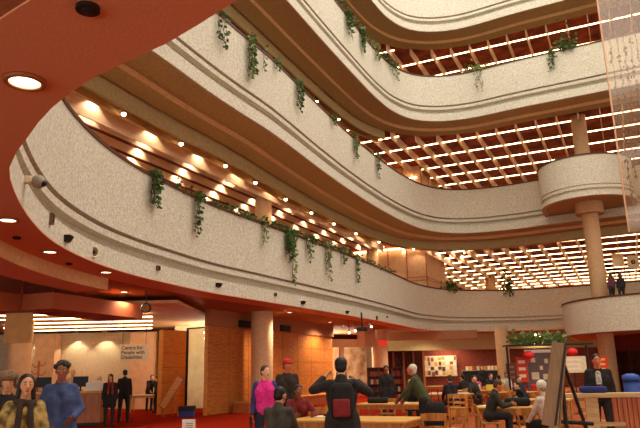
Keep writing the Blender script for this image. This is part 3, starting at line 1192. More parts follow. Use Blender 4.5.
vine(3, 190, 3, 36, 8, 1.2, 'leftmost sparse vine hanging ' + L3, 1, 11)
vine(3, 215, 16, 38, 14, 2.2, 'leafy vine hanging second from left ' + L3, 0, 12)
vine(3, 247, 40, 48, 14, 3.6, 'longest bushy vine hanging third from left ' + L3, 1, 13)
vine(3, 262, 52, 24, 6, 1.2, 'thin vine beside the longest bushy vine ' + L3, 1, 14)
vine(3, 277, 64, 12, 12, 1.6, 'short spreading vine in the middle ' + L3, 0, 15)
vine(3, 297, 83, 30, 10, 3.4, 'bushy green vine right of the middle ' + L3, 0, 16)
vine(3, 331, 118, 10, 10, 2, 'very short vine right of the bushy green vine ' + L3, 0, 17)
vine(3, 352, 136, 26, 8, 3, 'medium vine second from the right ' + L3, 1, 18)
vine(3, 375, 155, 26, 5, 2, 'rightmost narrow vine hanging ' + L3, 0, 19)
L4 = 'on the third balcony parapet'
vine(4, 345, 14, 24, 12, 4, 'bushy green vine at the left ' + L4, 0, 20)
vine(4, 359, 36, 22, 12, 4, 'bushy vine next to the leftmost one ' + L4, 0, 21)
vine(4, 377, 59, 16, 10, 2, 'short vine at the start of the bend ' + L4, 1, 22)
vine(4, 392, 72, 16, 14, 2.4, 'spreading vine inside the bend ' + L4, 0, 23)
vine(4, 472, 73, 24, 20, 1.8, 'wide pale trailing plant on the back ' + L4, 1, 24, rise=8)
vine(4, 547, 54, 20, 9, 3, 'dense hanging plant on the back ' + L4 + ' below the tallest bush', 0, 25)
vine(4, 566, 49, 3, 18, 3.4, 'tall green bush growing on the back ' + L4, 0, 26, rise=20)
vine(5, 380, 2, 10, 10, 2, 'small vine hanging at the bend of the topmost balcony', 0, 29)
# ivy running along the copings
def trailing(k, u0, u1, vfun, dens, label, mi, seed, ramp):
    rnd = random.Random(seed)
    bs, bl = new(), new()
    pts = []
    for u in range(u0, u1, 3):
        p, n = on_face(k, u, vfun(u))
        c = Vector((p.x, p.y, ZB[k] + PH + 0.11)) - n * 0.02
        pts.append(c + Vector((0, 0, rnd.uniform(0, 0.06))))
        for _ in range(int(2 + dens * max(0, min(1, (u - u0) / ramp)))):
            leaf(bl, c + Vector((rnd.uniform(-.2, .2), rnd.uniform(-.2, .2), rnd.uniform(-0.10, 0.12))) + n * 0.08, n * rnd.uniform(0, 1) + Vector((rnd.uniform(-1, 1), rnd.uniform(-1, 1), rnd.uniform(-0.8, 0.6))), rnd.uniform(0.1, 0.2), rnd)
    t = thing('trailing_ivy', label, 'plant', (0, 0, 0))
    tube(bs, pts, 0.012, 4)
    obj('stem', bs, STEM, t); obj('foliage', bl, LEAFS[mi], t)


trailing(2, 172, 392, lambda u: 200 if u < 200 else 240, 5, 'long strand of ivy trailing along the top rail of the lowest balcony', 0, 5, 60.0)
trailing(4, 336, 398, lambda u: 10 + (u - 336) * 1.1, 12, 'thick strand of ivy trailing along the bend of the third balcony rail', 0, 6, 2.0)

# ------------------------------------------------------------------ hanging glass screen with strands at upper right
def pane_mat():
    m = bpy.data.materials.new('smoky_glass')
    m.use_nodes = True
    nt = m.node_tree
    nt.nodes.remove(nt.nodes['Principled BSDF'])
    out = nt.nodes['Material Output']
    tr = nt.nodes.new('ShaderNodeBsdfTransparent'); tr.inputs[0].default_value = (0.93, 0.88, 0.82, 1)
    gl = nt.nodes.new('ShaderNodeBsdfGlossy'); gl.inputs[0].default_value = (0.9, 0.85, 0.8, 1); gl.inputs['Roughness'].default_value = 0.08
    df = nt.nodes.new('ShaderNodeBsdfDiffuse'); df.inputs[0].default_value = (*s2l((214, 176, 142)), 1)
    a = nt.nodes.new('ShaderNodeMixShader'); a.inputs[0].default_value = 0.5
    b = nt.nodes.new('ShaderNodeMixShader'); b.inputs[0].default_value = 0.13
    nt.links.new(df.outputs[0], a.inputs[1]); nt.links.new(gl.outputs[0], a.inputs[2])
    nt.links.new(tr.outputs[0], b.inputs[1]); nt.links.new(a.outputs[0], b.inputs[2])
    nt.links.new(b.outputs[0], out.inputs[0])
    return m


G0 = pz(628.5, 232, 26)
gz = 24.0
t = thing('glass_screen', 'tall smoky glass screen hanging in the well at the upper right edge', 'glass screen', (G0.x, G0.y, 0), YAW)
bm = new(); box(bm, (1.6, 0, (G0.z + gz) / 2), (3.2, 0.03, gz - G0.z)); obj('pane', bm, pane_mat(), t)
bm = new(); box(bm, (0.02, 0, (G0.z + gz) / 2), (0.05, 0.06, gz - G0.z)); obj('edge_strip', bm, mat('pale_edge', (206, 160, 126), 0.6), t)
rnd = random.Random(11)
STRAND = mat('grey_brown_strand', (104, 84, 66), 0.9)
for i, x in enumerate((0.45, 0.75, 1.05, 1.35, 1.65, 1.95)):
    bm, z = new(), gz - rnd.uniform(0, 2)
    pts = []
    zend = G0.z + rnd.uniform(0.2, 3)
    while z > zend:
        pts.append((x + rnd.uniform(-0.04, 0.04), 0.25 + rnd.uniform(-0.04, 0.04), z))
        for _ in range(3):
            if rnd.random() < 0.75:
                leaf(bm, Vector(pts[-1]) + Vector((rnd.uniform(-.05, .05), rnd.uniform(-.05, .05), rnd.uniform(-.15, .15))), (rnd.uniform(-.5, .5), rnd.uniform(-.5, .5), -1), rnd.uniform(0.10, 0.2), rnd)
        z -= 0.3
    tube(bm, pts, 0.012, 4)
    M_ = Matrix.Translation((G0.x, G0.y, 0)) @ Matrix.Rotation(YAW, 4, 'Z')
    bm.transform(M_)
    tag(obj('hanging_strand', bm, STRAND), 'thin grey brown plant strand hanging behind the smoky glass screen', 'plant', 'plant strands behind the glass screen')
# panels and study carrels on the galleries
for i, (u, v, w, h, d) in enumerate(((618, 260, 0.85, 0.95, 47), (633, 262, 0.85, 0.95, 47))):
    p = pz(u, v, d)
    t = thing('gallery_sign', ('blank cream panel beside the numbered one on the lowest balcony', 'cream panel with a dark round mark above the two people on the landing')[i], 'sign', p, YAW)
    bm = new(); box(bm, (0, 0, 0), (w, 0.06, h)); obj('board', bm, CREAMP, t)
    bm = new(); tube(bm, [(-w / 2 + 0.05, 0, -h / 2), (-w / 2 + 0.05, 0, 6.1 - p.z)], 0.03); tube(bm, [(w / 2 - 0.05, 0, -h / 2), (w / 2 - 0.05, 0, 6.1 - p.z)], 0.03); obj('post', bm, STEEL, t)
    if i:
        bm = new(); lathe(bm, [(0, 0.03), (0.17, 0.03), (0.17, 0.045), (0, 0.045)], 20, M=Matrix.Rotation(pi / 2, 4, 'X')); obj('round_mark', bm, INK, t)
        text('2', 0.26, CREAMP, t, (0, -0.048, 0), (pi / 2, 0, 0))
CAR = mat('orange_wood', (206, 96, 44), 0.6, 0.15, 4)


def carrel(u, d, z, label):
    p = pd(u, d, z)
    t = thing('study_carrel', label, 'desk', p, 0)
    bm = new(); box(bm, (0, 0.4, 0.72), (1.0, 0.05, 1.44)); obj('back_panel', bm, CAR, t)
    for s in (-0.5, 0.5):
        bm = new(); box(bm, (s, 0.05, 0.72), (0.05, 0.7, 1.44)); obj('side_panel', bm, CAR, t)
    bm = new(); box(bm, (0, 0.05, 0.73), (0.95, 0.65, 0.04)); obj('desktop', bm, WTABLE, t)


carrel(526, 50, 6.1, 'leftmost orange study carrel seen over the lowest balcony')
carrel(549, 49, 6.1, 'middle orange study carrel seen over the lowest balcony')
carrel(575, 48, 6.1, 'rightmost orange study carrel beside the column over the lowest balcony')
carrel(505, 45.5, 12.1, 'orange study carrel left of the other one over the second balcony')
carrel(530, 44, 12.1, 'orange study carrel next to the rounded landing over the second balcony')


# ------------------------------------------------------------------ ground floor furniture
def reception_desk(u0, d0, u1, d1, label, h=1.12):
    a, b = pd(u0, d0), pd(u1, d1)
    dv = b - a
    c = (a + b) / 2
    t = thing('reception_desk', label, 'desk', c, atan2(dv.y, dv.x))
    L = dv.length
    bm = new(); box(bm, (0, 0, (h - 0.05 + 0.1) / 2), (L, 0.7, h - 0.15)); obj('body', bm, WDESK, t)
    bm = new(); box(bm, (0, 0.02, 0.05), (L - 0.1, 0.6, 0.1)); obj('plinth', bm, BLACK, t)
    bm = new(); box(bm, (0, 0, h - 0.03), (L + 0.08, 0.8, 0.06), bev=0.01); obj('worktop', bm, WTABLE, t)
    return t


reception_desk(-20, 22.6, 104.5, 23, 'long red brown wooden reception desk at the left')


def monitor(p, rz, label, back=False):
    t = thing('computer_monitor', label, 'monitor', p, rz)
    bm = new(); box(bm, (0, 0, 0.32), (0.52, 0.05, 0.34), bev=0.01); obj('screen', bm, BLACK, t)
    bm = new(); tube(bm, [(0, 0.02, 0.02), (0, 0.02, 0.2)], 0.03); obj('stand', bm, BLACK, t)
    bm = new(); lathe(bm, [(0, 0), (0.13, 0), (0.12, 0.02), (0, 0.02)], 16); obj('base', bm, BLACK, t)


monitor(pd(81, 22.9, 1.12), YAW, 'black monitor on the reception desk right of the man in blue')
monitor(pd(44, 22.8, 1.12), YAW, 'black monitor on the reception desk left of the man in blue')
p = pd(95, 22.95, 1.12)
bm = new(); box(bm, (0, 0, 0.14), (0.5, 0.3, 0.28), bev=0.02); box(bm, (0.05, 0, 0.31), (0.3, 0.25, 0.07), 0.3, 0.02)
o = tag(obj('printer', bm, WHITEP), 'white printer on the right end of the reception desk', 'printer'); o.location = p; o.rotation_euler.z = YAW
# coat stand
p = pd(38, 24.5)
t = thing('coat_stand', 'tall wooden stand with short arms behind the reception desk', 'coat stand', p, YAW)
bm = new(); tube(bm, [(0, 0, 0.03), (0, 0, 2.2)], [0.05, 0.035], 10); obj('pole', bm, WDESK, t)
for s, z in ((-1, 2.0), (1, 2.05), (-1, 1.75), (1, 1.7)):
    bm = new(); tube(bm, [(0, 0, z), (s * 0.16, 0, z - 0.02), (s * 0.26, 0, z + 0.1)], 0.02, 8); obj('arm', bm, WDESK, t)
bm = new(); lathe(bm, [(0, 0), (0.26, 0), (0.24, 0.04), (0, 0.05)], 20); obj('base', bm, WDESK, t)


def table(loc, rz, L, W, label, group=None, h=0.75, top=None, cat='table'):
    t = thing('library_table', label, cat, loc, rz, group)
    bm = new(); box(bm, (0, 0, h - 0.02), (L, W, 0.04), bev=0.008); obj('tabletop', bm, top or WTABLE, t)
    bm = new()
    for s in (-1, 1):
        box(bm, (0, s * (W / 2 - 0.08), h - 0.09), (L - 0.2, 0.025, 0.1)); box(bm, (s * (L / 2 - 0.08), 0, h - 0.09), (0.025, W - 0.2, 0.1))
    obj('apron', bm, WCHAIR, t)
    for sx in (-1, 1):
        for sy in (-1, 1):
            bm = new(); tube(bm, [(sx * (L / 2 - 0.08), sy * (W / 2 - 0.08), 0), (sx * (L / 2 - 0.08), sy * (W / 2 - 0.08), h - 0.04)], [0.025, 0.035], 8); obj('leg', bm, WCHAIR, t)
    return t


TBL = []


def table_c(u, v, L, W, label, **k):
    """by the far right corner of its top"""
    c = at(u, v, 0.75)
    TBL.append((c, L, W))
    return table((c.x - L / 2, c.y - W / 2, 0), 0, L, W, label, **k)


def on_table(i, fx, fy, z=0.7515):
    """point on table i: fx from its left end, fy from its near edge, both 0..1"""
    c, L, W = TBL[i]
    return Vector((c.x - L * (1 - fx), c.y - W * (1 - fy), z))


table_c(425, 416.5, 2.3, 1.2, 'large yellow wooden table nearest the front, behind the person with the backpack')
table_c(434, 402, 1.9, 0.95, 'yellow wooden table under the leaning person in the green jacket')
table_c(537, 405, 1.3, 0.95, 'yellow wooden table with the dark bag on it, left of the easel')
table_c(474, 393, 1.7, 0.9, 'yellow wooden table with white papers in front of the seated man in black')
table_c(545, 391, 1.8, 0.9, 'yellow wooden table behind the dark bag, near the display board')
table_c(505, 389.5, 1.9, 0.9, 'yellow wooden table crowded with readers near the far column')
table_c(573, 398, 1.3, 0.8, 'yellow wooden table seen behind the easel legs')
table(pd(146, 30.5), YAW, 1.3, 0.7, 'small white topped table under the lettered hanging sign', top=WHITEP)
table_c(462, 385.5, 1.7, 0.8, 'yellow wooden table farthest off, before the brick wall')


def chair_master():
    t = thing('library_chair', '', 'chair')
    bm = new()
    box(bm, (0, 0.02, 0.44), (0.44, 0.42, 0.035), bev=0.012)
    obj('seat', bm, WCHAIR, t)
    for s in (-1, 1):
        bm = new(); tube(bm, [(s * 0.19, 0.20, 0), (s * 0.18, 0.18, 0.43)], [0.017, 0.022], 8); obj('leg', bm, WCHAIR, t)
        bm = new(); tube(bm, [(s * 0.20, -0.22, 0), (s * 0.19, -0.18, 0.43), (s * 0.20, -0.23, 0.66), (s * 0.21, -0.27, 0.80)], [0.017, 0.022, 0.02, 0.018], 8); obj('leg', bm, WCHAIR, t)
    bm = new()
    n = 12
    for z0, z1, dy in ((0.70, 0.82, 0), (0.55, 0.60, 0.03)):
        rows = []
        for i in range(n + 1):
            x = -0.23 + 0.46 * i / n
            y = -0.25 + dy - 0.06 * (1 - (2 * i / n - 1) ** 2)
            rows.append([bm.verts.new((x, y - 0.012, z0)), bm.verts.new((x, y + 0.012, z0)), bm.verts.new((x, y + 0.012 - 0.02, z1 + 0.015 * (1 - (2 * i / n - 1) ** 2))), bm.verts.new((x, y - 0.03, z1 + 0.015 * (1 - (2 * i / n - 1) ** 2)))])
        for i in range(n):
            for q in range(4):
                bm.faces.new((rows[i][q], rows[i + 1][q], rows[i + 1][(q + 1) % 4], rows[i][(q + 1) % 4]))
        bm.faces.new(rows[0]); bm.faces.new(rows[-1][::-1])
    obj('backrest', bm, WCHAIR, t)
    bm = new(); tube(bm, [(-0.185, 0.18, 0.22), (0.185, 0.18, 0.22)], 0.012, 6)
    for s in (-1, 1):
        tube(bm, [(s * 0.19, 0.18, 0.18), (s * 0.195, -0.19, 0.18)], 0.012, 6)
    obj('stretcher', bm, WCHAIR, t)
    KIDS[t.name] = list(t.children)
    return t


chair0 = chair_master()
CH = [(456, 20.5, 180, 'wooden chair with curved back standing in the open aisle behind the person with white hair'),
      (432, 12.4, 10, 'wooden chair nearest the front, at the right end of the large table'),
      (446, 13.4, 60, 'wooden chair just right of the dark bag by the person with white hair'),
      (526, 13.2, 0, 'wooden chair tucked under the near side of the table with the dark bag'),
      (314, 14.6, 185, 'wooden chair behind the large table, left of the person with the backpack'),
      (326, 15.6, 170, 'second wooden chair behind the large table, nearest the backpack wearer'),
      (384, 18.4, 180, 'wooden chair behind the bag on the table of the leaning person'),
      (514, 21.9, 0, 'wooden chair left of the display board in the middle distance'),
      (496, 24, 190, 'wooden chair beyond the crowded table, close to the far column'),
      (534, 21.6, 20, 'wooden chair in front of the table by the display board'),
      (588, 14.6, 200, 'wooden chair glimpsed below the pale rail beside the man in black jacket')]
for i, (u, d, a, lab) in enumerate(CH):
    if i == 0:
        chair0.location = pd(u, d); chair0.rotation_euler.z = radians(a); chair0['label'] = lab; chair0['group'] = 'golden wooden library chairs'
    else:
        dup(chair0, pd(u, d), radians(a), lab, 'golden wooden library chairs')

# wooden bench blocks along the amber wall
def bench(y0, y1, label):
    x = W0.x + 0.62
    t = thing('wooden_bench', label, 'bench', (x, (y0 + y1) / 2, 0))
    L = y1 - y0
    bm = new(); box(bm, (0, 0, 0.19), (0.78, L, 0.38)); obj('plinth', bm, WDESK, t)
    bm = new(); box(bm, (0, 0, 0.42), (0.84, L, 0.08), bev=0.015); obj('seat', bm, WPANEL, t)


yb = pd(262, 28.7).y
bench(W0.y + 1.9, yb - 1.0, 'low wooden bench against the amber wall, left of the round column')
bench(yb + 0.7, W0.y + 11.9, 'low wooden bench against the amber wall, right of the round column')

# display easel and bin by the honey panel
p = pd(171, 26.6)
t = thing('display_easel', 'wooden easel with a leaning pale board in front of the honey panel', 'easel', p, YAW)
bm = new()
box(bm, (0.05, -0.1, 0.92), (0.24, 0.03, 1.3), 0, 0, 0, radians(32)); obj('board', bm, WPALE, t)
bm = new(); box(bm, (0.05, -0.07, 0.92), (0.34, 0.02, 1.4), 0, 0, 0, radians(32)); obj('frame', bm, WDESK, t)
for x0, x1 in ((0.0, -0.28), (0.05, 0.3)):
    bm = new(); tube(bm, [(x0, 0.05, 1.25), (x1, 0.12, 0)], 0.02, 6); obj('leg', bm, WCHAIR, t)
bm = new(); tube(bm, [(0, 0.05, 1.25), (0.0, 0.5, 0)], 0.02, 6); obj('leg', bm, WCHAIR, t)
p = pd(188, 26.0)
t = thing('storage_bin', 'black storage bin with a blue lower half beside the glass door', 'bin', p, YAW)
bm = new(); box(bm, (0, 0, 0.12), (0.54, 0.4, 0.24), bev=0.02); obj('tub', bm, mat('blue_plastic', (44, 52, 120), 0.5), t)
bm = new(); box(bm, (0, 0, 0.33), (0.6, 0.46, 0.18), bev=0.02); obj('lid', bm, BLACK, t)
p = pd(190, 10.5)
t = thing('floor_sign', 'small white card on a thin stand on the red carpet', 'sign', p, YAW)
bm = new(); box(bm, (0, 0, 0.80), (0.20, 0.02, 0.24)); c_ = obj('card', bm, WHITEP, t)
bm = new()
for z in (0.86, 0.83, 0.80, 0.77, 0.74):
    box(bm, (0.01, -0.012, z), (0.11, 0.002, 0.008))
obj('print_lines', bm, INK, c_)
bm = new(); tube(bm, [(0, 0.015, 0.02), (0, 0.015, 0.7)], 0.012, 8); obj('pole', bm, STEEL, t)
bm = new(); lathe(bm, [(0, 0), (0.14, 0), (0.13, 0.02), (0, 0.02)], 18); obj('base', bm, STEEL, t)

# brochure racks
def rack(u, d, w, label, seed):
    rnd = random.Random(seed)
    t = thing('brochure_rack', label, 'rack', pd(u, d), YAW)
    bm = new()
    for s in (-1, 1):
        box(bm, (s * w / 2, 0, 0.86), (0.04, 0.3, 1.72))
    box(bm, (0, 0.14, 0.86), (w, 0.02, 1.72)); box(bm, (0, 0, 0.04), (w, 0.3, 0.06)); box(bm, (0, 0, 1.71), (w, 0.3, 0.03))
    obj('frame', bm, DARKW, t)
    for z in (0.35, 0.68, 1.0, 1.33):
        bm = new(); box(bm, (0, -0.02, z), (w - 0.05, 0.26, 0.02)); sh = obj('shelf', bm, DARKW, t)
        for i in range(4):
            bm = new(); box(bm, (-w / 2 + (i + 0.5) * w / 4, 0.02, z + 0.12), (w / 5, 0.02, 0.2), 0, 0, 0.15)
            obj('leaflet', bm, mat('leaflet_%d' % rnd.randrange(5), ((196, 60, 40), (214, 190, 150), (90, 60, 50), (150, 90, 60), (170, 40, 34))[rnd.randrange(5)], 0.7), sh)


rack(373, 29, 0.5, 'dark brochure rack left of the standing man in black', 1)
rack(379.5, 31, 0.45, 'dark brochure rack directly behind the standing man in black', 2)
rack(397, 29, 0.45, 'dark brochure rack right of the standing man in black', 3)

# bulletin board on the brick wall
p = pz(440, 366, 53.6)
t = thing('bulletin_board', 'large pin board crowded with papers on the brick wall', 'notice board', p, rzb)
bm = new(); box(bm, (0, 0, 0), (2.7, 0.05, 1.6)); obj('board', bm, CREAMP, t)
rnd = random.Random(3)
cols = [(240, 226, 196), (236, 190, 90), (150, 90, 60), (230, 210, 180), (90, 66, 50), (222, 150, 60), (246, 236, 214)]
for i in range(9):
    for j in range(4):
        q = rnd.randrange(len(cols))
        bm = new(); box(bm, (-1.2 + 0.3 * i + rnd.uniform(-.04, .04), -0.032 - 0.004 * rnd.random(), -0.58 + 0.38 * j + rnd.uniform(-.06, .06)), (rnd.uniform(0.16, 0.27), 0.006, rnd.uniform(0.22, 0.34)), 0, 0, 0, rnd.uniform(-.1, .1))
        obj('pinned_sheet', bm, mat('sheet_%d' % q, cols[q], 0.8), t)
# shelf with books along the brick wall
a, b = pd(462, 51), pd(501, 51)
t = thing('wall_shelf', 'long low bookcase along the brick wall left of the far column', 'bookcase', (a + b) / 2, rzb)
L = (b - a).length
bm = new(); box(bm, (0, 0, 1.42), (L, 0.5, 0.06)); obj('top', bm, GREYP, t)
bm = new(); box(bm, (0, 0.1, 0.7), (L - 0.1, 0.3, 1.38)); obj('body', bm, BLACK, t)
for i in range(9):
    x = -L / 2 + 0.4 + i * (L - 0.8) / 8
    bm = new(); box(bm, (0, 0, 0.15), (0.18, 0.2, 0.3), 0, 0.01)
    o = tag(obj('book_stack', bm, mat('sheet_%d' % (i % 7), cols[i % 7], 0.8)), 'small book standing on the low bookcase along the brick wall', 'book', 'books on the low bookcase')
    q = Matrix.Translation((a + b) / 2) @ Matrix.Rotation(rzb, 4, 'Z') @ Vector((x, 0, 1.45))
    o.location = q; o.rotation_euler.z = rzb

# kiosk, display board, lanterns, posters
p = pd(541, 30.6)
t = thing('display_board', 'grey display board with pinned cards left of the easel', 'display board', p, YAW)
bm = new(); box(bm, (0, 0, 1.35), (1.35, 0.05, 1.8)); obj('panel', bm, mat('grey_felt', (122, 108, 104), 0.9, 0.1, 20), t)
bm = new(); box(bm, (0, -0.01, 2.3), (1.4, 0.07, 0.14)); obj('header', bm, WHITEP, t)
for i, (x, z, w, h) in enumerate(((-0.35, 1.9, 0.2, 0.2), (0.25, 1.85, 0.16, 0.2), (-0.3, 1.2, 0.34, 0.32), (0.2, 1.15, 0.3, 0.25), (0.0, 1.55, 0.14, 0.18), (0.45, 1.5, 0.12, 0.14))):
    bm = new(); box(bm, (x, -0.03, z), (w, 0.008, h)); obj('pinned_card', bm, mat('sheet_%d' % (i % 2 * 3), cols[i % 2 * 3], 0.8), t)
for s in (-0.6, 0.6):
    bm = new(); tube(bm, [(s, 0.05, 0), (s, 0.05, 2.2)], 0.025); obj('post', bm, STEEL, t)
LRED = mat('lantern_red', (222, 44, 44), 0.6, 0.15, 6)
for (u, v, d, lab) in ((528.5, 355, 29.6, 'red paper lantern hanging over the left edge of the display board'), (572, 352, 29.4, 'red paper lantern hanging right of the easel')):
    p = pz(u, v, d)
    t = thing('paper_lantern', lab, 'lantern', p)
    bm = new(); lathe(bm, [(0.05, -0.18), (0.15, -0.15), (0.23, -0.07), (0.25, 0), (0.23, 0.07), (0.15, 0.15), (0.05, 0.18)], 20); obj('shade', bm, LRED, t, True)
    bm = new(); tube(bm, [(0, 0, -0.18), (0, 0, -0.34)], [0.03, 0.045], 8); obj('tassel', bm, LRED, t)
    bm = new(); tube(bm, [(0, 0, 0.16), (0, 0, 2.5 - p.z)], 0.006, 5); obj('cord', bm, BLACK, t)
for i, (u, d, w, z, h, c, lab) in enumerate(((522, 30, 0.5, 1.5, 1.1, (204, 60, 40), 'tall red poster stand left of the display board'),
                                             (511, 33.5, 0.5, 1.35, 0.9, (96, 60, 46), 'dark poster stand right of the far column'),
                                             (601.5, 16, 0.30, 1.62, 0.40, (226, 62, 44), 'bright red poster stand behind the man in black jacket'),
                                             (574, 23, 0.85, 1.65, 0.55, (232, 214, 178), 'cream notice stand between the easel and the man in black jacket'))):
    t = thing('poster_stand', lab, 'poster', pd(u, d), YAW)
    bm = new(); box(bm, (0, 0, z), (w, 0.03, h)); f_ = obj('poster', bm, mat('poster_%d' % i, c, 0.6, 0.15, 8), t)
    for j in range(3):
        bm = new(); box(bm, (0, -0.018, z + h * (0.3 - 0.28 * j)), (w * 0.6, 0.004, h * 0.12)); obj('picture_block', bm, mat('sheet_%d' % (3 - i), cols[3 - i], 0.8), f_)
    bm = new(); tube(bm, [(0, 0.03, 0.02), (0, 0.03, z)], 0.02, 8); obj('post', bm, STEEL, t)
    bm = new(); lathe(bm, [(0, 0), (0.2, 0), (0.18, 0.025), (0, 0.03)], 18); obj('base', bm, STEEL, t)
# plants on top of the kiosk
t = thing('kiosk', 'dark kiosk frame with green plants along its top behind the display board', 'kiosk', pd(550, 29.7), YAW)
bm = new(); box(bm, (0, 0.1, 2.55), (3.8, 0.9, 0.05)); obj('canopy', bm, BLACK, t)
for s in (-1, 1):
    bm = new(); tube(bm, [(s * 1.8, 0.2, 0), (s * 1.8, 0.2, 2.5)], 0.05); obj('post', bm, STEEL, t)
rnd = random.Random(9)
bm = new()
for _ in range(420):
    leaf(bm, Vector((rnd.uniform(-1.6, 0.8), rnd.uniform(-0.3, 0.5), 2.6 + abs(rnd.gauss(0, 0.22)))), (rnd.uniform(-1, 1), rnd.uniform(-1, 1), rnd.uniform(-0.3, 1)), rnd.uniform(0.14, 0.3), rnd)
obj('foliage', bm, LEAFS[1], t)

# rail, slatted panel, bin at the right
p0, p1 = pd(560, 10.6), pd(668, 10.2)
dv = p1 - p0
rzr = atan2(dv.y, dv.x)
L = dv.length
t = thing('pale_rail_screen', 'pale wooden rail on posts with an orange slatted panel at lower right', 'railing', p0, rzr)
bm = new(); box(bm, (L / 2, 0, 1.15), (L, 0.26, 0.07), bev=0.01); obj('top_rail', bm, WRAIL, t)
for u in (584, 590):
    x = (pd(u, 10.5) - p0).length
    bm = new(); box(bm, (x, 0.0, 0.555), (0.09, 0.12, 1.11)); obj('post', bm, WRAIL, t)
x0 = (pd(608, 10.4) - p0).length
SLAT = wood('orange_slats', (206, 116, 60), (150, 70, 32), (30, 30, 0.6), 2)
bm = new()
nsl = int((L - x0) / 0.07)
for i in range(nsl):
    box(bm, (x0 + 0.035 + i * 0.07, 0.02, 0.555), (0.056, 0.03, 1.1))
box(bm, ((x0 + L) / 2, 0.05, 0.555), (L - x0, 0.02, 1.1))
obj('slat_panel', bm, SLAT, t)
bm = new(); box(bm, (x0 * 0.5 + 0.2, 0.0, 0.72), (x0 - 0.1, 0.05, 0.06)); obj('lower_rail', bm, WRAIL, t)
p = pd(629, 15.5)
t = thing('recycling_bin', 'blue recycling bin behind the pale rail at far right', 'bin', p, YAW)
bm = new(); lathe(bm, [(0, 0), (0.15, 0), (0.18, 1.25), (0, 1.25)], 18); obj('body', bm, mat('bin_blue', (44, 74, 150), 0.5), t, True)
bm = new(); lathe(bm, [(0, 1.24), (0.2, 1.24), (0.18, 1.36), (0.08, 1.4), (0, 1.4)], 18); obj('lid', bm, mat('bin_blue_lid', (54, 88, 170), 0.5), t, True)
# shelving far right
for i in range(3):
    p = pd(626 + i * 14, 37 - i)
    t = thing('dark_bookcase', ('dark bookcase beside the leaning concrete column', 'dark bookcase second from the concrete column', 'dark bookcase at the far right edge')[i], 'bookcase', p, atan2((R1 - R0).y, (R1 - R0).x))
    bm = new()
    for s in (-0.42, 0.42):
        box(bm, (s, 0, 1.2), (0.05, 0.4, 2.4))
    box(bm, (0, 0.19, 1.2), (0.84, 0.02, 2.4)); obj('frame', bm, DARKW, t)
    for z in (0.3, 0.8, 1.3, 1.8, 2.36):
        bm = new(); box(bm, (0, 0, z), (0.8, 0.36, 0.04)); obj('shelf', bm, STEEL, t)

# large display easel seen from behind
p = pd(558, 7.4)
t = thing('tripod_easel', 'tall black tripod easel in the right foreground', 'easel', p, YAW)
MPX = 7.4 / FPX
def ez(v):
    return EYE + (hor(560) - v) * MPX * 1.0
bm = new(); tube(bm, [(0.03, 0.0, ez(350)), (0.03, 0.05, 0)], 0.022, 10); obj('leg', bm, BLACK, t)
bm = new(); tube(bm, [(0.03, 0.0, ez(351)), (0.56, 0.25, 0.0)], 0.020, 10); obj('leg', bm, BLACK, t)
bm = new(); tube(bm, [(0.01, 0.0, ez(351)), (-0.30, 0.5, 0.0)], 0.020, 10); obj('leg', bm, BLACK, t)
bm = new(); tube(bm, [(-0.08, 0.0, ez(417)), (0.36, 0.12, ez(421))], 0.022, 8); obj('tray_bar', bm, BLACK, t)
bm = new(); ball(bm, (0.03, 0, ez(350)), 0.035, 12, 8); obj('head', bm, BLACK, t, True)
# the leaning boards resting on the tray
BRD = mat('grey_brown_board', (150, 122, 92), 0.8, 0.2, 6, stretch=(8, 8, 1))
for i, (u0, u1, w, dd, lab, v0, v1) in enumerate(((557, 549, 0.13, 0.02, 'wide grey brown board leaning edge on against the black easel', 343, 426), (561, 557, 0.045, 0.10, 'narrow pale board leaning behind the wide one on the easel', 348, 428))):
    a, b = pz(u0, v0, 7.3 + dd), pz(u1, v1, 7.22 + dd)
    mid = (a + b) / 2
    tag_o = thing('leaning_board', lab, 'board', mid, YAW)
    M_ = (Matrix.Translation(mid) @ Matrix.Rotation(YAW, 4, 'Z')).inverted()
    la, lb = M_ @ a, M_ @ b
    ax = (la - lb).normalized()
    ang = atan2(ax.x, ax.z)
    bm = new(); box(bm, (0, 0, 0), (w, 0.03, (la - lb).length), 0, 0.004, 0, ang); obj('face', bm, BRD if i == 0 else WRAIL, tag_o)
    bm = new(); box(bm, (w / 2 + 0.012, 0, 0), (0.02, 0.05, (la - lb).length), 0, 0, 0, ang); obj('edge_strip', bm, STEEL if i == 0 else BRD, tag_o)

# things on the tables
FAB = mat('black_fabric', (34, 30, 28), 0.9, 0.3, 12)
def bag(p, s, label, name='bag', m=None, rz=0.3):
    t = thing(name, label, 'bag', p, rz)
    bm = new(); box(bm, (0, 0, s[2] / 2), s, bev=min(s) * 0.35); o_ = obj('body', bm, m or FAB, t, True)
    bm = new(); tube(bm, [(-s[0] * 0.2, 0, s[2] * 0.92), (-s[0] * 0.15, 0, s[2] * 1.25), (s[0] * 0.15, 0, s[2] * 1.25), (s[0] * 0.2, 0, s[2] * 0.92)], 0.012, 6); obj('handle', bm, FAB, t, True)


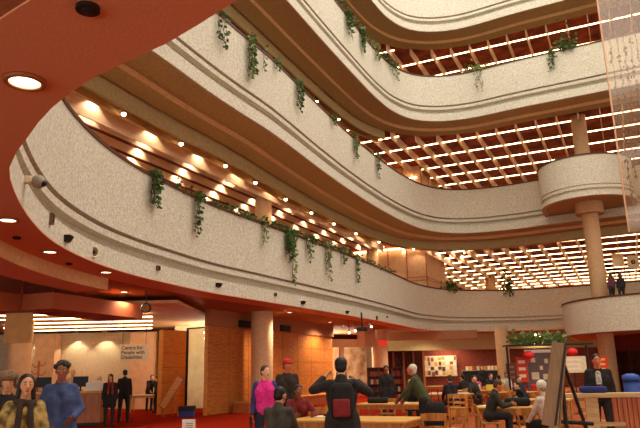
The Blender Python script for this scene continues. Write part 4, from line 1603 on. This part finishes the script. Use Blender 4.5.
bag(on_table(1, 0.28, 0.4), (0.55, 0.32, 0.14), 'flat black bag lying on the table under the leaning person')
bag(on_table(2, 0.72, 0.55), (0.55, 0.36, 0.18), 'dark bag lying on the table left of the easel')
bag(pd(433, 13.9, 0.0), (0.42, 0.34, 0.95), 'tall bulging dark bag standing behind the person with white hair')
def sheet(p, w, l, label, group=None, rz=0.1, n=1):
    t_ = new(); box(t_, (0, 0, 0.006 * n), (w, l, 0.012 * n))
    o = tag(obj('paper_stack', t_, WHITEP), label, 'paper', group); o.location = p; o.rotation_euler.z = rz
sheet(on_table(0, 0.2, 0.72), 0.55, 0.32, 'open white newspaper on the large table left of the backpack person')
sheet(on_table(2, 0.35, 0.5), 0.6, 0.3, 'long white papers on the table left of the dark bag', rz=0.0)
sheet(on_table(1, 0.62, 0.5), 0.4, 0.25, 'white sheet in front of the leaning person with white hair')
sheet(on_table(3, 0.3, 0.5), 0.5, 0.3, 'pale papers on the table in front of the seated man in black', n=3)
sheet(on_table(3, 0.8, 0.55), 0.5, 0.3, 'white papers at the right end of the table of the seated man in black', n=2)
sheet(on_table(4, 0.45, 0.5), 0.5, 0.3, 'white papers on the table near the display board', n=2)
p = on_table(0, 0.2, 0.72)
t = thing('pocket_radio', 'small black gadget lying on the newspaper of the large table', 'gadget', (p.x, p.y, 0.7635), 0.4)
bm = new(); box(bm, (0, 0, 0.02), (0.13, 0.08, 0.04), bev=0.01); obj('body', bm, BLACK, t)
bm = new(); lathe(bm, [(0, 0.04), (0.025, 0.04), (0.025, 0.05), (0, 0.05)], 14); obj('dial', bm, GREYP, t)
for (u, v, lab, c) in ((3, 0.58, 'yellow box on the table by the seated man in black', (220, 178, 90)), (5, 0.75, 'yellow carton on the crowded table before the far column', (226, 190, 80)), (5, 0.45, 'white carton on the crowded table before the far column', (234, 224, 200))):
    p = on_table(u, v, 0.5, 0.752)
    bm = new(); box(bm, (0, 0, 0.1), (0.3, 0.2, 0.2), bev=0.01)
    o = tag(obj('carton', bm, mat('carton_%d' % int(u * 100 + v * 100), c, 0.8, 0.1, 5)), lab, 'box'); o.location = p

t = thing('red_armchair', 'low red armchair in front of the grey display board', 'armchair', pd(540, 25.5), YAW + pi)
REDF = mat('red_fabric', (176, 44, 34), 0.9, 0.15, 8)
bm = new(); box(bm, (0, 0.02, 0.32), (0.62, 0.6, 0.22), bev=0.05); obj('seat', bm, REDF, t, True)
bm = new(); box(bm, (0, -0.3, 0.62), (0.66, 0.16, 0.66), bev=0.06); obj('backrest', bm, REDF, t, True)
for s_ in (-1, 1):
    bm = new(); box(bm, (s_ * 0.36, 0, 0.42), (0.12, 0.62, 0.34), bev=0.04); obj('arm', bm, REDF, t, True)
    for y in (-0.25, 0.25):
        bm = new(); tube(bm, [(s_ * 0.3, y, 0), (s_ * 0.3, y, 0.24)], 0.025, 8); obj('leg', bm, BLACK, t)
# ------------------------------------------------------------------ people
def fuse(bm, voxel, smooth=2):
    """weld overlapping closed shapes into one continuous surface"""
    me = bpy.data.meshes.new('tmp')
    bm.to_mesh(me); bm.free()
    o = bpy.data.objects.new('tmp', me)
    COL.objects.link(o)
    r = o.modifiers.new('r', 'REMESH'); r.mode = 'VOXEL'; r.voxel_size = voxel
    s = o.modifiers.new('s', 'SMOOTH'); s.factor = 0.5; s.iterations = smooth
    dg = bpy.context.evaluated_depsgraph_get()
    out = bpy.data.meshes.new_from_object(o.evaluated_get(dg))
    bpy.data.objects.remove(o)
    bpy.data.meshes.remove(me)
    for p in out.polygons:
        p.use_smooth = True
    return out


def ik(a, b, l1, l2, pole):
    a, b, pole = Vector(a), Vector(b), Vector(pole)
    d = b - a
    L = min(d.length, (l1 + l2) * 0.995)
    u = d.normalized()
    b = a + u * L
    x = (l1 * l1 - l2 * l2 + L * L) / (2 * L)
    h = math.sqrt(max(l1 * l1 - x * x, 0))
    pp = pole - u * pole.dot(u)
    pp = pp.normalized() if pp.length > 1e-6 else Vector((0, 0, 1))
    return a + u * x + pp * h, b


SKIN = {'light': mat('skin_light', (226, 174, 132), 0.6), 'tan': mat('skin_tan', (196, 138, 96), 0.6), 'brown': mat('skin_brown', (146, 88, 58), 0.6), 'red': mat('skin_ruddy', (208, 120, 84), 0.6)}
HAIRM = {'black': mat('hair_black', (26, 20, 18), 0.5), 'brown': mat('hair_brown', (76, 48, 30), 0.6), 'white': mat('hair_white', (214, 204, 184), 0.7), 'grey': mat('hair_grey', (150, 136, 116), 0.7), 'blond': mat('hair_blond', (196, 154, 90), 0.6)}
EYEW = mat('eye_white', (236, 228, 214), 0.3)
LIPS = mat('lips', (150, 70, 58), 0.5)


def cloth(name, rgb, var=0.3, sc=9, rgb2=None):
    return mat('cloth_' + name, rgb, 0.9, var, sc, 0.2, rgb2=rgb2)


def person(label, u=None, d=None, face=0.0, H=1.72, pose='stand', lean=0.0, loc=None, hands=None, poles=None, feet=None, head=(0, 0), skin='light', hair='black', hairstyle='short',
           top=None, bottom=None, shoes=None, coat=0.0, vox=None, hat=None, seat=0.46, bulk=1.0, collar=None, wide=1.0, inner=None, scarf=None, group=None, sleeve=True, vest=None, chairlab=None):
    """face: heading in degrees measured from the camera's forward axis; 180 looks back at the camera"""
    s = H / 1.75
    if loc is None:
        loc = pd(u, d)
    dist = d or 30
    v = vox or (0.014 if dist < 14 else 0.019 if dist < 22 else 0.026)
    t = thing('person', label, 'person', loc, YAW + radians(face), group)
    hip = (seat + 0.115) / s if pose == 'sit' else 0.95
    R = Matrix.Translation((0, 0, hip)) @ Matrix.Rotation(-lean, 4, 'X') @ Matrix.Translation((0, 0, -hip))

    def up(x, y, z):           # torso points follow the lean
        return R @ Vector((x, y, z + hip - 0.95))
    pel = up(0, 0, 0.97); wai = up(0, 0, 1.10); che = up(0, 0.01, 1.28); nec = up(0, 0.0, 1.47)
    shL, shR = up(-0.168 * wide, -0.01, 1.41), up(0.168 * wide, -0.01, 1.41)
    hy, hp = radians(head[0]), radians(head[1])
    HR = Matrix.Rotation(hy, 4, 'Z') @ Matrix.Rotation(-hp, 4, 'X')
    hc = nec + (R.to_3x3() @ Vector((0, 0.02, 0.10))) * 0.6 + Vector((0, 0.0, 0.04)) + HR @ Vector((0, 0.02, 0.06))
    HM = Matrix.Translation(hc) @ HR
    # legs
    legs = []
    for i, sx in enumerate((-1, 1)):
        h = Vector((sx * 0.10, 0, hip))
        if pose == 'sit':
            k, f = Vector((sx * 0.12, 0.43, hip - 0.01)), Vector((sx * 0.12, 0.40, 0.09))
            if feet: f = Vector(feet[i])
        else:
            f = Vector(feet[i]) if feet else Vector((sx * 0.11, 0.0, 0.09))
            k, f = ik(h, f, 0.44, 0.43, (sx * 0.1, 1, 0))
        legs.append((h, k, f))
    # arms
    arms = []
    for i, (sx, sh) in enumerate(((-1, shL), (1, shR))):
        if hands and hands[i] is not None:
            hd = Vector(hands[i])
        else:
            hd = up(sx * 0.24, 0.06, 0.88) if pose != 'sit' else up(sx * 0.17, 0.38, 1.06)
        pole = Vector(poles[i]) if poles and poles[i] else Vector((sx * 0.7, -1, -0.4))
        e, w = ik(sh, hd, 0.285, 0.25, pole)
        arms.append((sh, e, w))
    # body: one continuous figure
    b = new()
    for sx in (-1, 1):
        capsule(b, pel + R.to_3x3() @ Vector((sx * 0.08, 0, 0)), wai + R.to_3x3() @ Vector((sx * 0.06, 0, 0)), 0.098, 0.09)
        capsule(b, wai + R.to_3x3() @ Vector((sx * 0.06, 0, 0)), che + R.to_3x3() @ Vector((sx * 0.085, 0, 0)), 0.09, 0.102)
        capsule(b, che + R.to_3x3() @ Vector((sx * 0.08, 0, 0)), up(sx * 0.10, -0.01, 1.39), 0.10, 0.068)
    capsule(b, up(0, -0.01, 1.38), hc + HR @ Vector((0, -0.02, -0.04)), 0.075, 0.055)
    for sh, e, w in arms:
        capsule(b, sh, e, 0.058, 0.044); capsule(b, e, w, 0.043, 0.029)
    for h, k, f in legs:
        capsule(b, h, k, 0.092, 0.058); capsule(b, k, f, 0.056, 0.038)
        capsule(b, f + Vector((0, -0.03, -0.04)), f + Vector((0, 0.13, -0.055)), 0.045, 0.034)
    ball(b, hc + HR @ Vector((0, -0.005, 0.03)), (0.076, 0.094, 0.095), 16, 12, HR)
    capsule(b, hc + HR @ Vector((0, 0.025, -0.02)), hc + HR @ Vector((0, 0.05, -0.075)), 0.066, 0.036)
    capsule(b, hc + HR @ Vector((0, 0.088, 0.022)), hc + HR @ Vector((0, 0.108, -0.018)), 0.010, 0.016)
    for sx in (-1, 1):
        ball(b, hc + HR @ Vector((sx * 0.076, -0.008, 0.0)), (0.014, 0.024, 0.034), 8, 6, HR)
    me = fuse(b, v)
    bm = new()
    bm.from_mesh(me)
    bpy.data.meshes.remove(me)
    # hands: palm, four fingers of different length, thumb from the side of the palm
    for i, (sh, e, w) in enumerate(arms):
        sx = -1 if i == 0 else 1
        fw = (w - e).normalized()
        inward = Vector((-sx, 0.25, -0.1))
        pn = (inward - fw * inward.dot(fw)).normalized()      # palm faces inward
        sd = fw.cross(pn) * (-sx)                               # towards the thumb side
        if sd.z < 0 and abs(fw.z) < 0.6:
            sd = -sd
        elif abs(fw.z) >= 0.6 and sd.y < 0:
            sd = -sd
        for q in (-0.024, -0.008, 0.008, 0.024):
            capsule(bm, w + sd * q * 0.7, w + fw * 0.085 + sd * q, 0.016, 0.013, 7)
        for q, L in ((0.030, 0.062), (0.010, 0.072), (-0.010, 0.066), (-0.029, 0.052)):
            a = w + fw * 0.085 + sd * q
            m1 = a + (fw * 0.9 + pn * 0.35) * L * 0.55
            m2 = m1 + (fw * 0.55 + pn * 0.85) * L * 0.5
            capsule(bm, a, m1, 0.0095, 0.009, 6); capsule(bm, m1, m2, 0.009, 0.0075, 6)
        a = w + fw * 0.03 + sd * 0.026
        m1 = a + (sd * 0.8 + fw * 0.6 + pn * 0.25) * 0.035
        m2 = m1 + (sd * 0.25 + fw * 0.8 + pn * 0.4) * 0.030
        capsule(bm, a, m1, 0.012, 0.011, 6); capsule(bm, m1, m2, 0.011, 0.0085, 6)
    bmesh.ops.scale(bm, vec=(s, s, s), verts=bm.verts)
    bo = obj('body', bm, SKIN[skin], t, True)
    S = Matrix.Scale(s, 4)

    def child(name, bmx, m, parent=t, fused=None, sm=2):
        if fused:
            me_ = fuse(bmx, fused, sm)
            me_.transform(S)
            me_.name = name
            return link(name, me_, m, parent)
        bmx.transform(S)
        return obj(name, bmx, m, parent, True)
    # face
    if dist < 24:
        for sx in (-1, 1):
            bm = new(); ball(bm, hc + HR @ Vector((sx * 0.030, 0.076, 0.022)), (0.014, 0.012, 0.009), 10, 6, HR); e_ = child('eye', bm, EYEW)
            bm = new(); ball(bm, hc + HR @ Vector((sx * 0.030, 0.085, 0.022)), (0.007, 0.005, 0.0075), 8, 6, HR); child('iris', bm, BLACK, e_)
            bm = new(); capsule(bm, hc + HR @ Vector((sx * 0.014, 0.086, 0.043)), hc + HR @ Vector((sx * 0.047, 0.074, 0.044)), 0.005, 0.0035, 6); child('eyebrow', bm, HAIRM[hair])
        bm = new(); ball(bm, hc + HR @ Vector((0, 0.083, -0.055)), (0.022, 0.010, 0.008), 10, 6, HR); child('mouth', bm, LIPS)
    # hair
    bm = new()
    if hairstyle != 'none':
        ball(bm, hc + HR @ Vector((0, -0.022, 0.052)), (0.087, 0.096, 0.088), 16, 12, HR)
        ball(bm, hc + HR @ Vector((0, -0.052, 0.0)), (0.080, 0.062, 0.078), 14, 10, HR)
        if hairstyle == 'long':
            for sx in (-1, 1):
                capsule(bm, hc + HR @ Vector((sx * 0.068, 0.0, 0.05)), hc + HR @ Vector((sx * 0.082, -0.01, -0.13)), 0.028, 0.026)
            capsule(bm, hc + HR @ Vector((0, -0.07, 0)), hc + HR @ Vector((0, -0.08, -0.16)), 0.07, 0.06)
        if hairstyle == 'curly':
            rr = random.Random(int(dist * 10))
            for _ in range(46):
                a, c = rr.uniform(0, 2 * pi), rr.uniform(0.15, 1)
                q = Vector((cos(a) * math.sqrt(1 - c * c), sin(a) * math.sqrt(1 - c * c) * 1.05, c)) * 0.095
                if q.y > 0.045 and c < 0.62:
                    continue
                ball(bm, hc + HR @ (q + Vector((0, -0.02, 0.035))), rr.uniform(0.02, 0.03), 8, 6)
        # cut the hair clear of the face
        child('hair', bm, HAIRM[hair], fused=min(v, 0.013), sm=1)
    if hat == 'cap':
        bm = new()
        lathe(bm, [(0.096, 0.045), (0.100, 0.06), (0.094, 0.11), (0.06, 0.142), (0, 0.152)], 20, M=HM)
        c_ = child('cap', bm, mat('cap_red', (190, 44, 40), 0.8))
        bm = new(); ball(bm, hc + HR @ Vector((0, 0.115, 0.058)), (0.072, 0.075, 0.010), 16, 6, HR); child('brim', bm, mat('cap_brim', (170, 36, 36), 0.8), c_)
    elif hat == 'fur':
        bm = new(); ball(bm, hc + HR @ Vector((0, -0.01, 0.085)), (0.125, 0.135, 0.075), 18, 10, HR)
        for sx in (-1, 1):
            ball(bm, hc + HR @ Vector((sx * 0.10, -0.02, 0.0)), (0.035, 0.06, 0.08), 10, 8, HR)
        child('fur_hat', bm, mat('grey_fur', (142, 110, 84), 0.95, 0.5, 40, 0.8, rgb2=(90, 66, 48)), fused=0.016)
    elif hat == 'knit':
        bm = new(); ball(bm, hc + HR @ Vector((0, -0.015, 0.055)), (0.098, 0.108, 0.105), 18, 12, HR)
        child('knit_hat', bm, mat('white_knit', (222, 212, 190), 0.95, 0.3, 60, 0.5), fused=0.014)
    # trousers
    bm = new()
    for sx in (-1, 1):
        capsule(bm, Vector((sx * 0.075, 0, hip + 0.0)), R @ Vector((sx * 0.07, 0, hip + 0.10)), 0.112, 0.105)
    for h, k, f in legs:
        capsule(bm, h, k, 0.108, 0.075); capsule(bm, k, f + Vector((0, 0, 0.02)), 0.074, 0.062)
    child('trousers', bm, bottom or cloth('dark_trousers', (44, 38, 38)), fused=v * 1.15)
    # shoes
    for h, k, f in legs:
        bm = new()
        z0 = f.z - 0.09
        capsule(bm, Vector((f.x, f.y - 0.04, z0 + 0.05)), Vector((f.x, f.y + 0.15, z0 + 0.042)), 0.05, 0.042, 10)
        child('shoe', bm, shoes or BLACK)
    # jacket
    bm = new()
    g = bulk
    R3 = R.to_3x3()
    if coat:
        for sx in (-1, 1):
            capsule(bm, R3 @ Vector((sx * 0.085, 0, 0)) + pel, pel + Vector((sx * 0.10, 0.02, -coat)), 0.14 * g, 0.14 * g)
    for sx in (-1, 1):
        capsule(bm, pel + R3 @ Vector((sx * 0.075, 0, -0.03)), wai + R3 @ Vector((sx * 0.07, 0, 0)), 0.118 * g, 0.108 * g)
        capsule(bm, wai + R3 @ Vector((sx * 0.07, 0, 0)), che + R3 @ Vector((sx * 0.09, 0, 0)), 0.108 * g, 0.118 * g)
        capsule(bm, che + R3 @ Vector((sx * 0.085, 0, 0)), up(sx * 0.11, -0.01, 1.395), 0.115 * g, 0.078 * g)
    capsule(bm, up(0, -0.02, 1.40), up(0, -0.012, 1.485), 0.090, 0.076)
    capsule(bm, up(0, 0.035, 1.36), up(0, 0.022, 1.445), 0.085, 0.062)
    if vest is None:
        for sh, e, w in arms:
            capsule(bm, sh, e, 0.070 * g, 0.057 * g); capsule(bm, e, w - (w - e).normalized() * 0.02, 0.056 * g, 0.043 * g)
        child('jacket', bm, top, fused=v * 1.1)
    else:
        child('vest', bm, top, fused=v * 1.1)
        for sh, e, w in arms:
            bm = new(); capsule(bm, sh, e, 0.074, 0.058); capsule(bm, e, w - (w - e).normalized() * 0.02, 0.057, 0.044)
            child('sleeve', bm, vest, fused=v)
    if inner is not None:       # shirt front showing between the lapels
        bm = new()
        for z0, z1, r0, r1 in ((1.0, 1.2, 0.05, 0.06), (1.2, 1.40, 0.06, 0.05)):
            capsule(bm, up(0, 0.105 * g, z0), up(0, 0.105 * g if z1 < 1.3 else 0.085 * g, z1), r0, r1)
        child('shirt_front', bm, inner)
    if scarf is not None:
        bm = new()
        n_ = up(0, 0.0, 1.455)
        tube(bm, [n_ + R3 @ Vector((0.10 * cos(a), 0.095 * sin(a), 0.012 * sin(2 * a))) for a in [2 * pi * k / 16 for k in range(17)]], 0.036, 8)
        for sx in (-1, 1):
            capsule(bm, up(sx * 0.05, 0.10, 1.43), up(sx * 0.075, 0.15 * g, 1.10), 0.035, 0.038)
        child('scarf', bm, scarf, fused=0.016)
    if pose == 'sit':
        c = dup(chair0, loc, YAW + radians(face), 'wooden chair under the ' + ' '.join(label.split()[1:13]) if chairlab is None else chairlab, 'golden wooden library chairs in use')
    return t


BLK = cloth('black', (38, 34, 33))
DGREY = cloth('dark_grey', (62, 58, 54))
JEAN = cloth('jean', (58, 64, 86))
NAVY = cloth('navy', (44, 46, 72))
# --- at the left
person('woman with long black hair in a gold and olive patterned jacket at front left', 27, 7.0, 208, 1.63, wide=0.9, skin='tan', hairstyle='long', top=cloth('olive_gold', (190, 156, 88), 0.5, 12, (70, 58, 34)),
       scarf=cloth('dark_scarf', (54, 40, 34)), hands=((-0.16, 0.26, 1.02), (0.2, 0.24, 1.04)), head=(4, 0))
person('person in a grey fur hat and black coat at the left edge', 8, 8.2, 205, 1.66, skin='tan', hair='grey', hat='fur', top=BLK, bulk=1.0, head=(4, 5))
person('curly haired man in a blue fleece with hand on hip before the reception desk', 62, 9.0, 204, 1.80, wide=0.88, coat=0.12, skin='brown', hairstyle='curly', top=cloth('blue_fleece', (66, 78, 116), 0.3, 12), bottom=cloth('khaki', (150, 128, 92)),
       hands=((-0.15, 0.19, 1.04), (0.16, 0.17, 1.0)), poles=((-0.8, -0.9, -0.3), (0.8, -0.9, -0.3)), head=(-8, 8))
person('woman in black coat and long red scarf at the end of the reception desk', 111, 22.2, 200, 1.66, skin='light', hair='brown', hairstyle='long', top=BLK, scarf=cloth('red_scarf', (150, 50, 44)), coat=0.25, head=(-30, 5))
person('person all in black seen from behind, talking at the reception desk', 125, 24.0, 10, 1.80, hair='black', top=BLK, hands=((-0.12, 0.30, 1.12), None), head=(20, 0), feet=((-0.14, 0, 0.09), (0.15, 0.05, 0.09)))
person('person with pale hair behind the reception desk, right of the man in blue', 73, 24.8, 180, 1.86, hair='blond', top=cloth('cream_top', (200, 170, 130)), head=(10, 5))
person('person with white hair behind the right end of the reception desk', 100, 24.6, 170, 1.62, hair='white', top=cloth('pink_top', (200, 130, 110)), head=(-20, 10))
person('person in black bending over the white topped table', 150, 31.2, 215, 1.66, hair='black', top=BLK, lean=0.45, hands=((-0.15, 0.5, 0.95), (0.15, 0.5, 0.95)))
person('person in dark clothes walking at the edge of the honey panel', 157.5, 29.5, 90, 1.55, hair='brown', top=DGREY)
# --- centre
person('woman in a bright pink quilted vest with blue sleeves holding a handbag', 265, 12.3, 190, 1.72, skin='light', hair='brown', hairstyle='short', wide=0.9, bulk=1.04, top=cloth('magenta', (222, 48, 138), 0.25, 20), vest=cloth('blue_sleeve', (62, 56, 112)),
       bottom=cloth('dark_jean', (46, 46, 60)), head=(28, 0))
person('man in a red cap and black jacket standing by the amber wall', 287, 14.6, 186, 1.86, skin='red', hair='brown', hat='cap', top=cloth('black_brown', (56, 46, 40)), bulk=1.0, head=(30, 0))
person('seated man in dark grey jacket with his back turned at the large table', 277, 9.9, -20, 1.78, 'sit', hair='black', skin='tan', top=cloth('charcoal', (70, 66, 58)), lean=0.12, head=(-20, 5))
person('seated man in a maroon shirt facing across the large table', 297, 13.3, 190, 1.74, 'sit', skin='brown', hair='black', top=cloth('maroon', (122, 42, 40)), lean=0.25, hands=((-0.25, 0.42, 0.80), (0.12, 0.45, 0.80)), head=(10, 5))
PH_ = person('person in a black leather jacket seen from behind, arms raised taking a photograph', 341, 9.0, -6, 1.77, hair='black', top=cloth('leather', (46, 42, 40), 0.3, 14), bulk=1.08,
             hands=((-0.26, 0.26, 1.50), (0.20, 0.28, 1.44)), poles=((-1, -0.1, -0.7), (1, -0.1, -0.8)), coat=0.12)
person('man in a long black coat standing facing us before the brochure racks', 386, 22, 182, 1.74, skin='brown', hair='black', top=BLK, coat=0.3)
person('seated person with pale hair left of the leaning person in green', 409, 19.0, 185, 1.66, 'sit', hair='blond', skin='light', top=BLK, lean=0.2)
person('person with white hair and dark green jacket leaning over the table', 423, 14.6, 68, 1.76, hair='white', skin='red', top=cloth('green_jacket', (74, 76, 48)), lean=0.42, hands=((-0.2, 0.55, 0.92), (0.15, 0.52, 0.9)), head=(10, -10))
person('seated man in black with his back turned at the table of papers', 450, 21.4, 8, 1.80, 'sit', hair='brown', top=cloth('black_navy', (38, 38, 50)), lean=0.1)
person('reader in a dark jacket bent over the table left of the dark bag', 485, 14.8, 262, 1.74, 'sit', hair='brown', skin='red', top=cloth('dark_green_black', (48, 48, 42)), lean=0.35, seat=0.47, hands=((-0.2, 0.5, 0.82), (0.15, 0.5, 0.82)), head=(0, 25))
person('reader in a pink top seated in the distance before the low bookcase', 476, 28.5, 150, 1.66, 'sit', hair='brown', top=cloth('pink', (222, 96, 130)), lean=0.4)
person('reader in black seated in the distance left of the one in pink', 464, 27.5, 30, 1.70, 'sit', hair='black', top=BLK, lean=0.2)
person('reader in a white shirt seated by the far round column', 505, 31, 170, 1.74, 'sit', hair='black', skin='tan', top=cloth('white_shirt', (224, 210, 190)), lean=0.1)
person('reader in black seated at the crowded table before the far column', 489, 29, 190, 1.72, 'sit', hair='brown', top=BLK, lean=0.15)
person('reader in a yellow top seated at the crowded table', 499, 27, 20, 1.62, 'sit', hair='black', top=cloth('mustard', (196, 160, 70)), lean=0.15)
person('person in black hunched over the table in front of the display board', 527, 19.5, 100, 1.62, 'sit', hair='black', top=BLK, lean=0.7, hands=((-0.2, 0.5, 0.8), (0.15, 0.5, 0.8)))
person('person in a pale hooded top seated behind the easel boards', 545, 12.4, 30, 1.68, 'sit', hair='grey', skin='light', top=cloth('pale_hoodie', (206, 186, 170)), bottom=BLK, lean=0.2, hat='knit')
person('man in an open black jacket and white printed shirt behind the pale rail', 597, 13.2, 158, 1.81, skin='red', hair='black', top=BLK, bulk=1.15, inner=cloth('print_shirt', (214, 196, 176), 0.5, 30, (120, 100, 90)), head=(10, 4))
person('reader in a grey top seated between the papers and the crowded table', 470, 25.6, 200, 1.68, 'sit', hair='black', top=DGREY, lean=0.3)
person('person in a dark coat standing by the low bookcase far off', 482, 44, 170, 1.72, hair='black', top=BLK, coat=0.2)
person('reader in a navy top seated just left of the red armchair', 515, 23.2, 195, 1.66, 'sit', hair='brown', top=NAVY, lean=0.3)
# --- on the stair landing
for i, (u, f, lab, tp, H) in enumerate(((622, 20, 'person with long dark hair on the stair landing, left of the other one', cloth('plum', (92, 54, 62)), 1.68), (631.5, 0, 'person in black with a backpack shape on the stair landing at the right edge', BLK, 1.62))):
    p = pd(u, 35.3, 4.87)
    person(lab, d=35.3, face=f, loc=p, H=H, hair='brown', hairstyle='long', top=tp)

# --- what they carry
def at_person(u, d, face, off):
    p = pd(u, d)
    return Matrix.Translation(p) @ Matrix.Rotation(YAW + radians(face), 4, 'Z') @ Matrix.Translation(off)


M_ = at_person(341, 9.0, -6, (0.02, -0.20, 1.22))
t = thing('backpack', 'black and red backpack worn by the person taking a photograph', 'backpack', M_.translation, M_.to_euler().z)
bm = new(); box(bm, (0, -0.03, 0), (0.30, 0.17, 0.46), bev=0.07); obj('pack', bm, FAB, t, True)
bm = new(); box(bm, (0, -0.13, -0.08), (0.22, 0.06, 0.22), bev=0.025); pk_ = obj('pocket', bm, mat('dull_red_fabric', (130, 40, 40), 0.9, 0.2, 10), t, True)
for sx in (-1, 1):
    bm = new(); tube(bm, [(sx * 0.10, 0.03, 0.2), (sx * 0.13, 0.10, 0.24)], 0.02, 8); obj('strap', bm, FAB, t, True)
M_ = at_person(341, 9.0, -6, (-0.03, 0.42, 1.54))
t = thing('camera', 'small camera held up by the person with the backpack', 'camera', M_.translation, M_.to_euler().z)
bm = new(); box(bm, (0, 0, 0), (0.15, 0.06, 0.10), bev=0.012); obj('body', bm, BLACK, t)
bm = new(); lathe(bm, [(0, 0.02), (0.035, 0.02), (0.035, 0.10), (0, 0.10)], 16, M=Matrix.Rotation(-pi / 2, 4, 'X')); obj('lens', bm, STEEL, t)
bm = new(); tube(bm, [(-0.07, 0, 0.0), (-0.10, -0.02, -0.12), (0, -0.03, -0.2), (0.10, -0.02, -0.12), (0.07, 0, 0)], 0.006, 6); obj('strap', bm, BLACK, t)
M_ = at_person(348, 9.3, 0, (0.0, 0, 0.80))
t = thing('tote_bag', 'pale grey tote bag hanging beside the person with the backpack', 'bag', M_.translation, YAW)
bm = new(); box(bm, (0.02, 0.05, 0), (0.26, 0.14, 0.42), bev=0.05); obj('body', bm, mat('pale_tote', (190, 168, 150), 0.9, 0.3, 14), t, True)
bm = new(); tube(bm, [(-0.06, 0.05, 0.2), (-0.02, 0.03, 0.55), (0.08, 0.05, 0.2)], 0.012, 6); obj('handle', bm, FAB, t)
M_ = at_person(265, 12.3, 196, (0.28, 0.10, 0.50))
t = thing('handbag', 'dark handbag with a pale patch carried by the woman in the pink vest', 'bag', M_.translation, M_.to_euler().z)
bm = new(); box(bm, (0, 0, 0), (0.20, 0.34, 0.28), bev=0.05); obj('body', bm, FAB, t, True)
bm = new(); box(bm, (0.0, 0.17, 0.02), (0.10, 0.02, 0.12)); obj('patch', bm, WHITEP, t)
bm = new(); tube(bm, [(0, -0.10, 0.12), (0, -0.05, 0.34), (0, 0.05, 0.34), (0, 0.10, 0.12)], 0.012, 6); obj('handle', bm, FAB, t)
bag(p0 + Vector((dv.x, dv.y, 0)).normalized() * 0.45 + Vector((0, 0, 1.187)), (0.4, 0.16, 0.10), 'blue bundle lying on the pale rail left of the man in black jacket', 'bundle', mat('blue_cloth', (44, 52, 110), 0.9, 0.2, 10), 0.2)
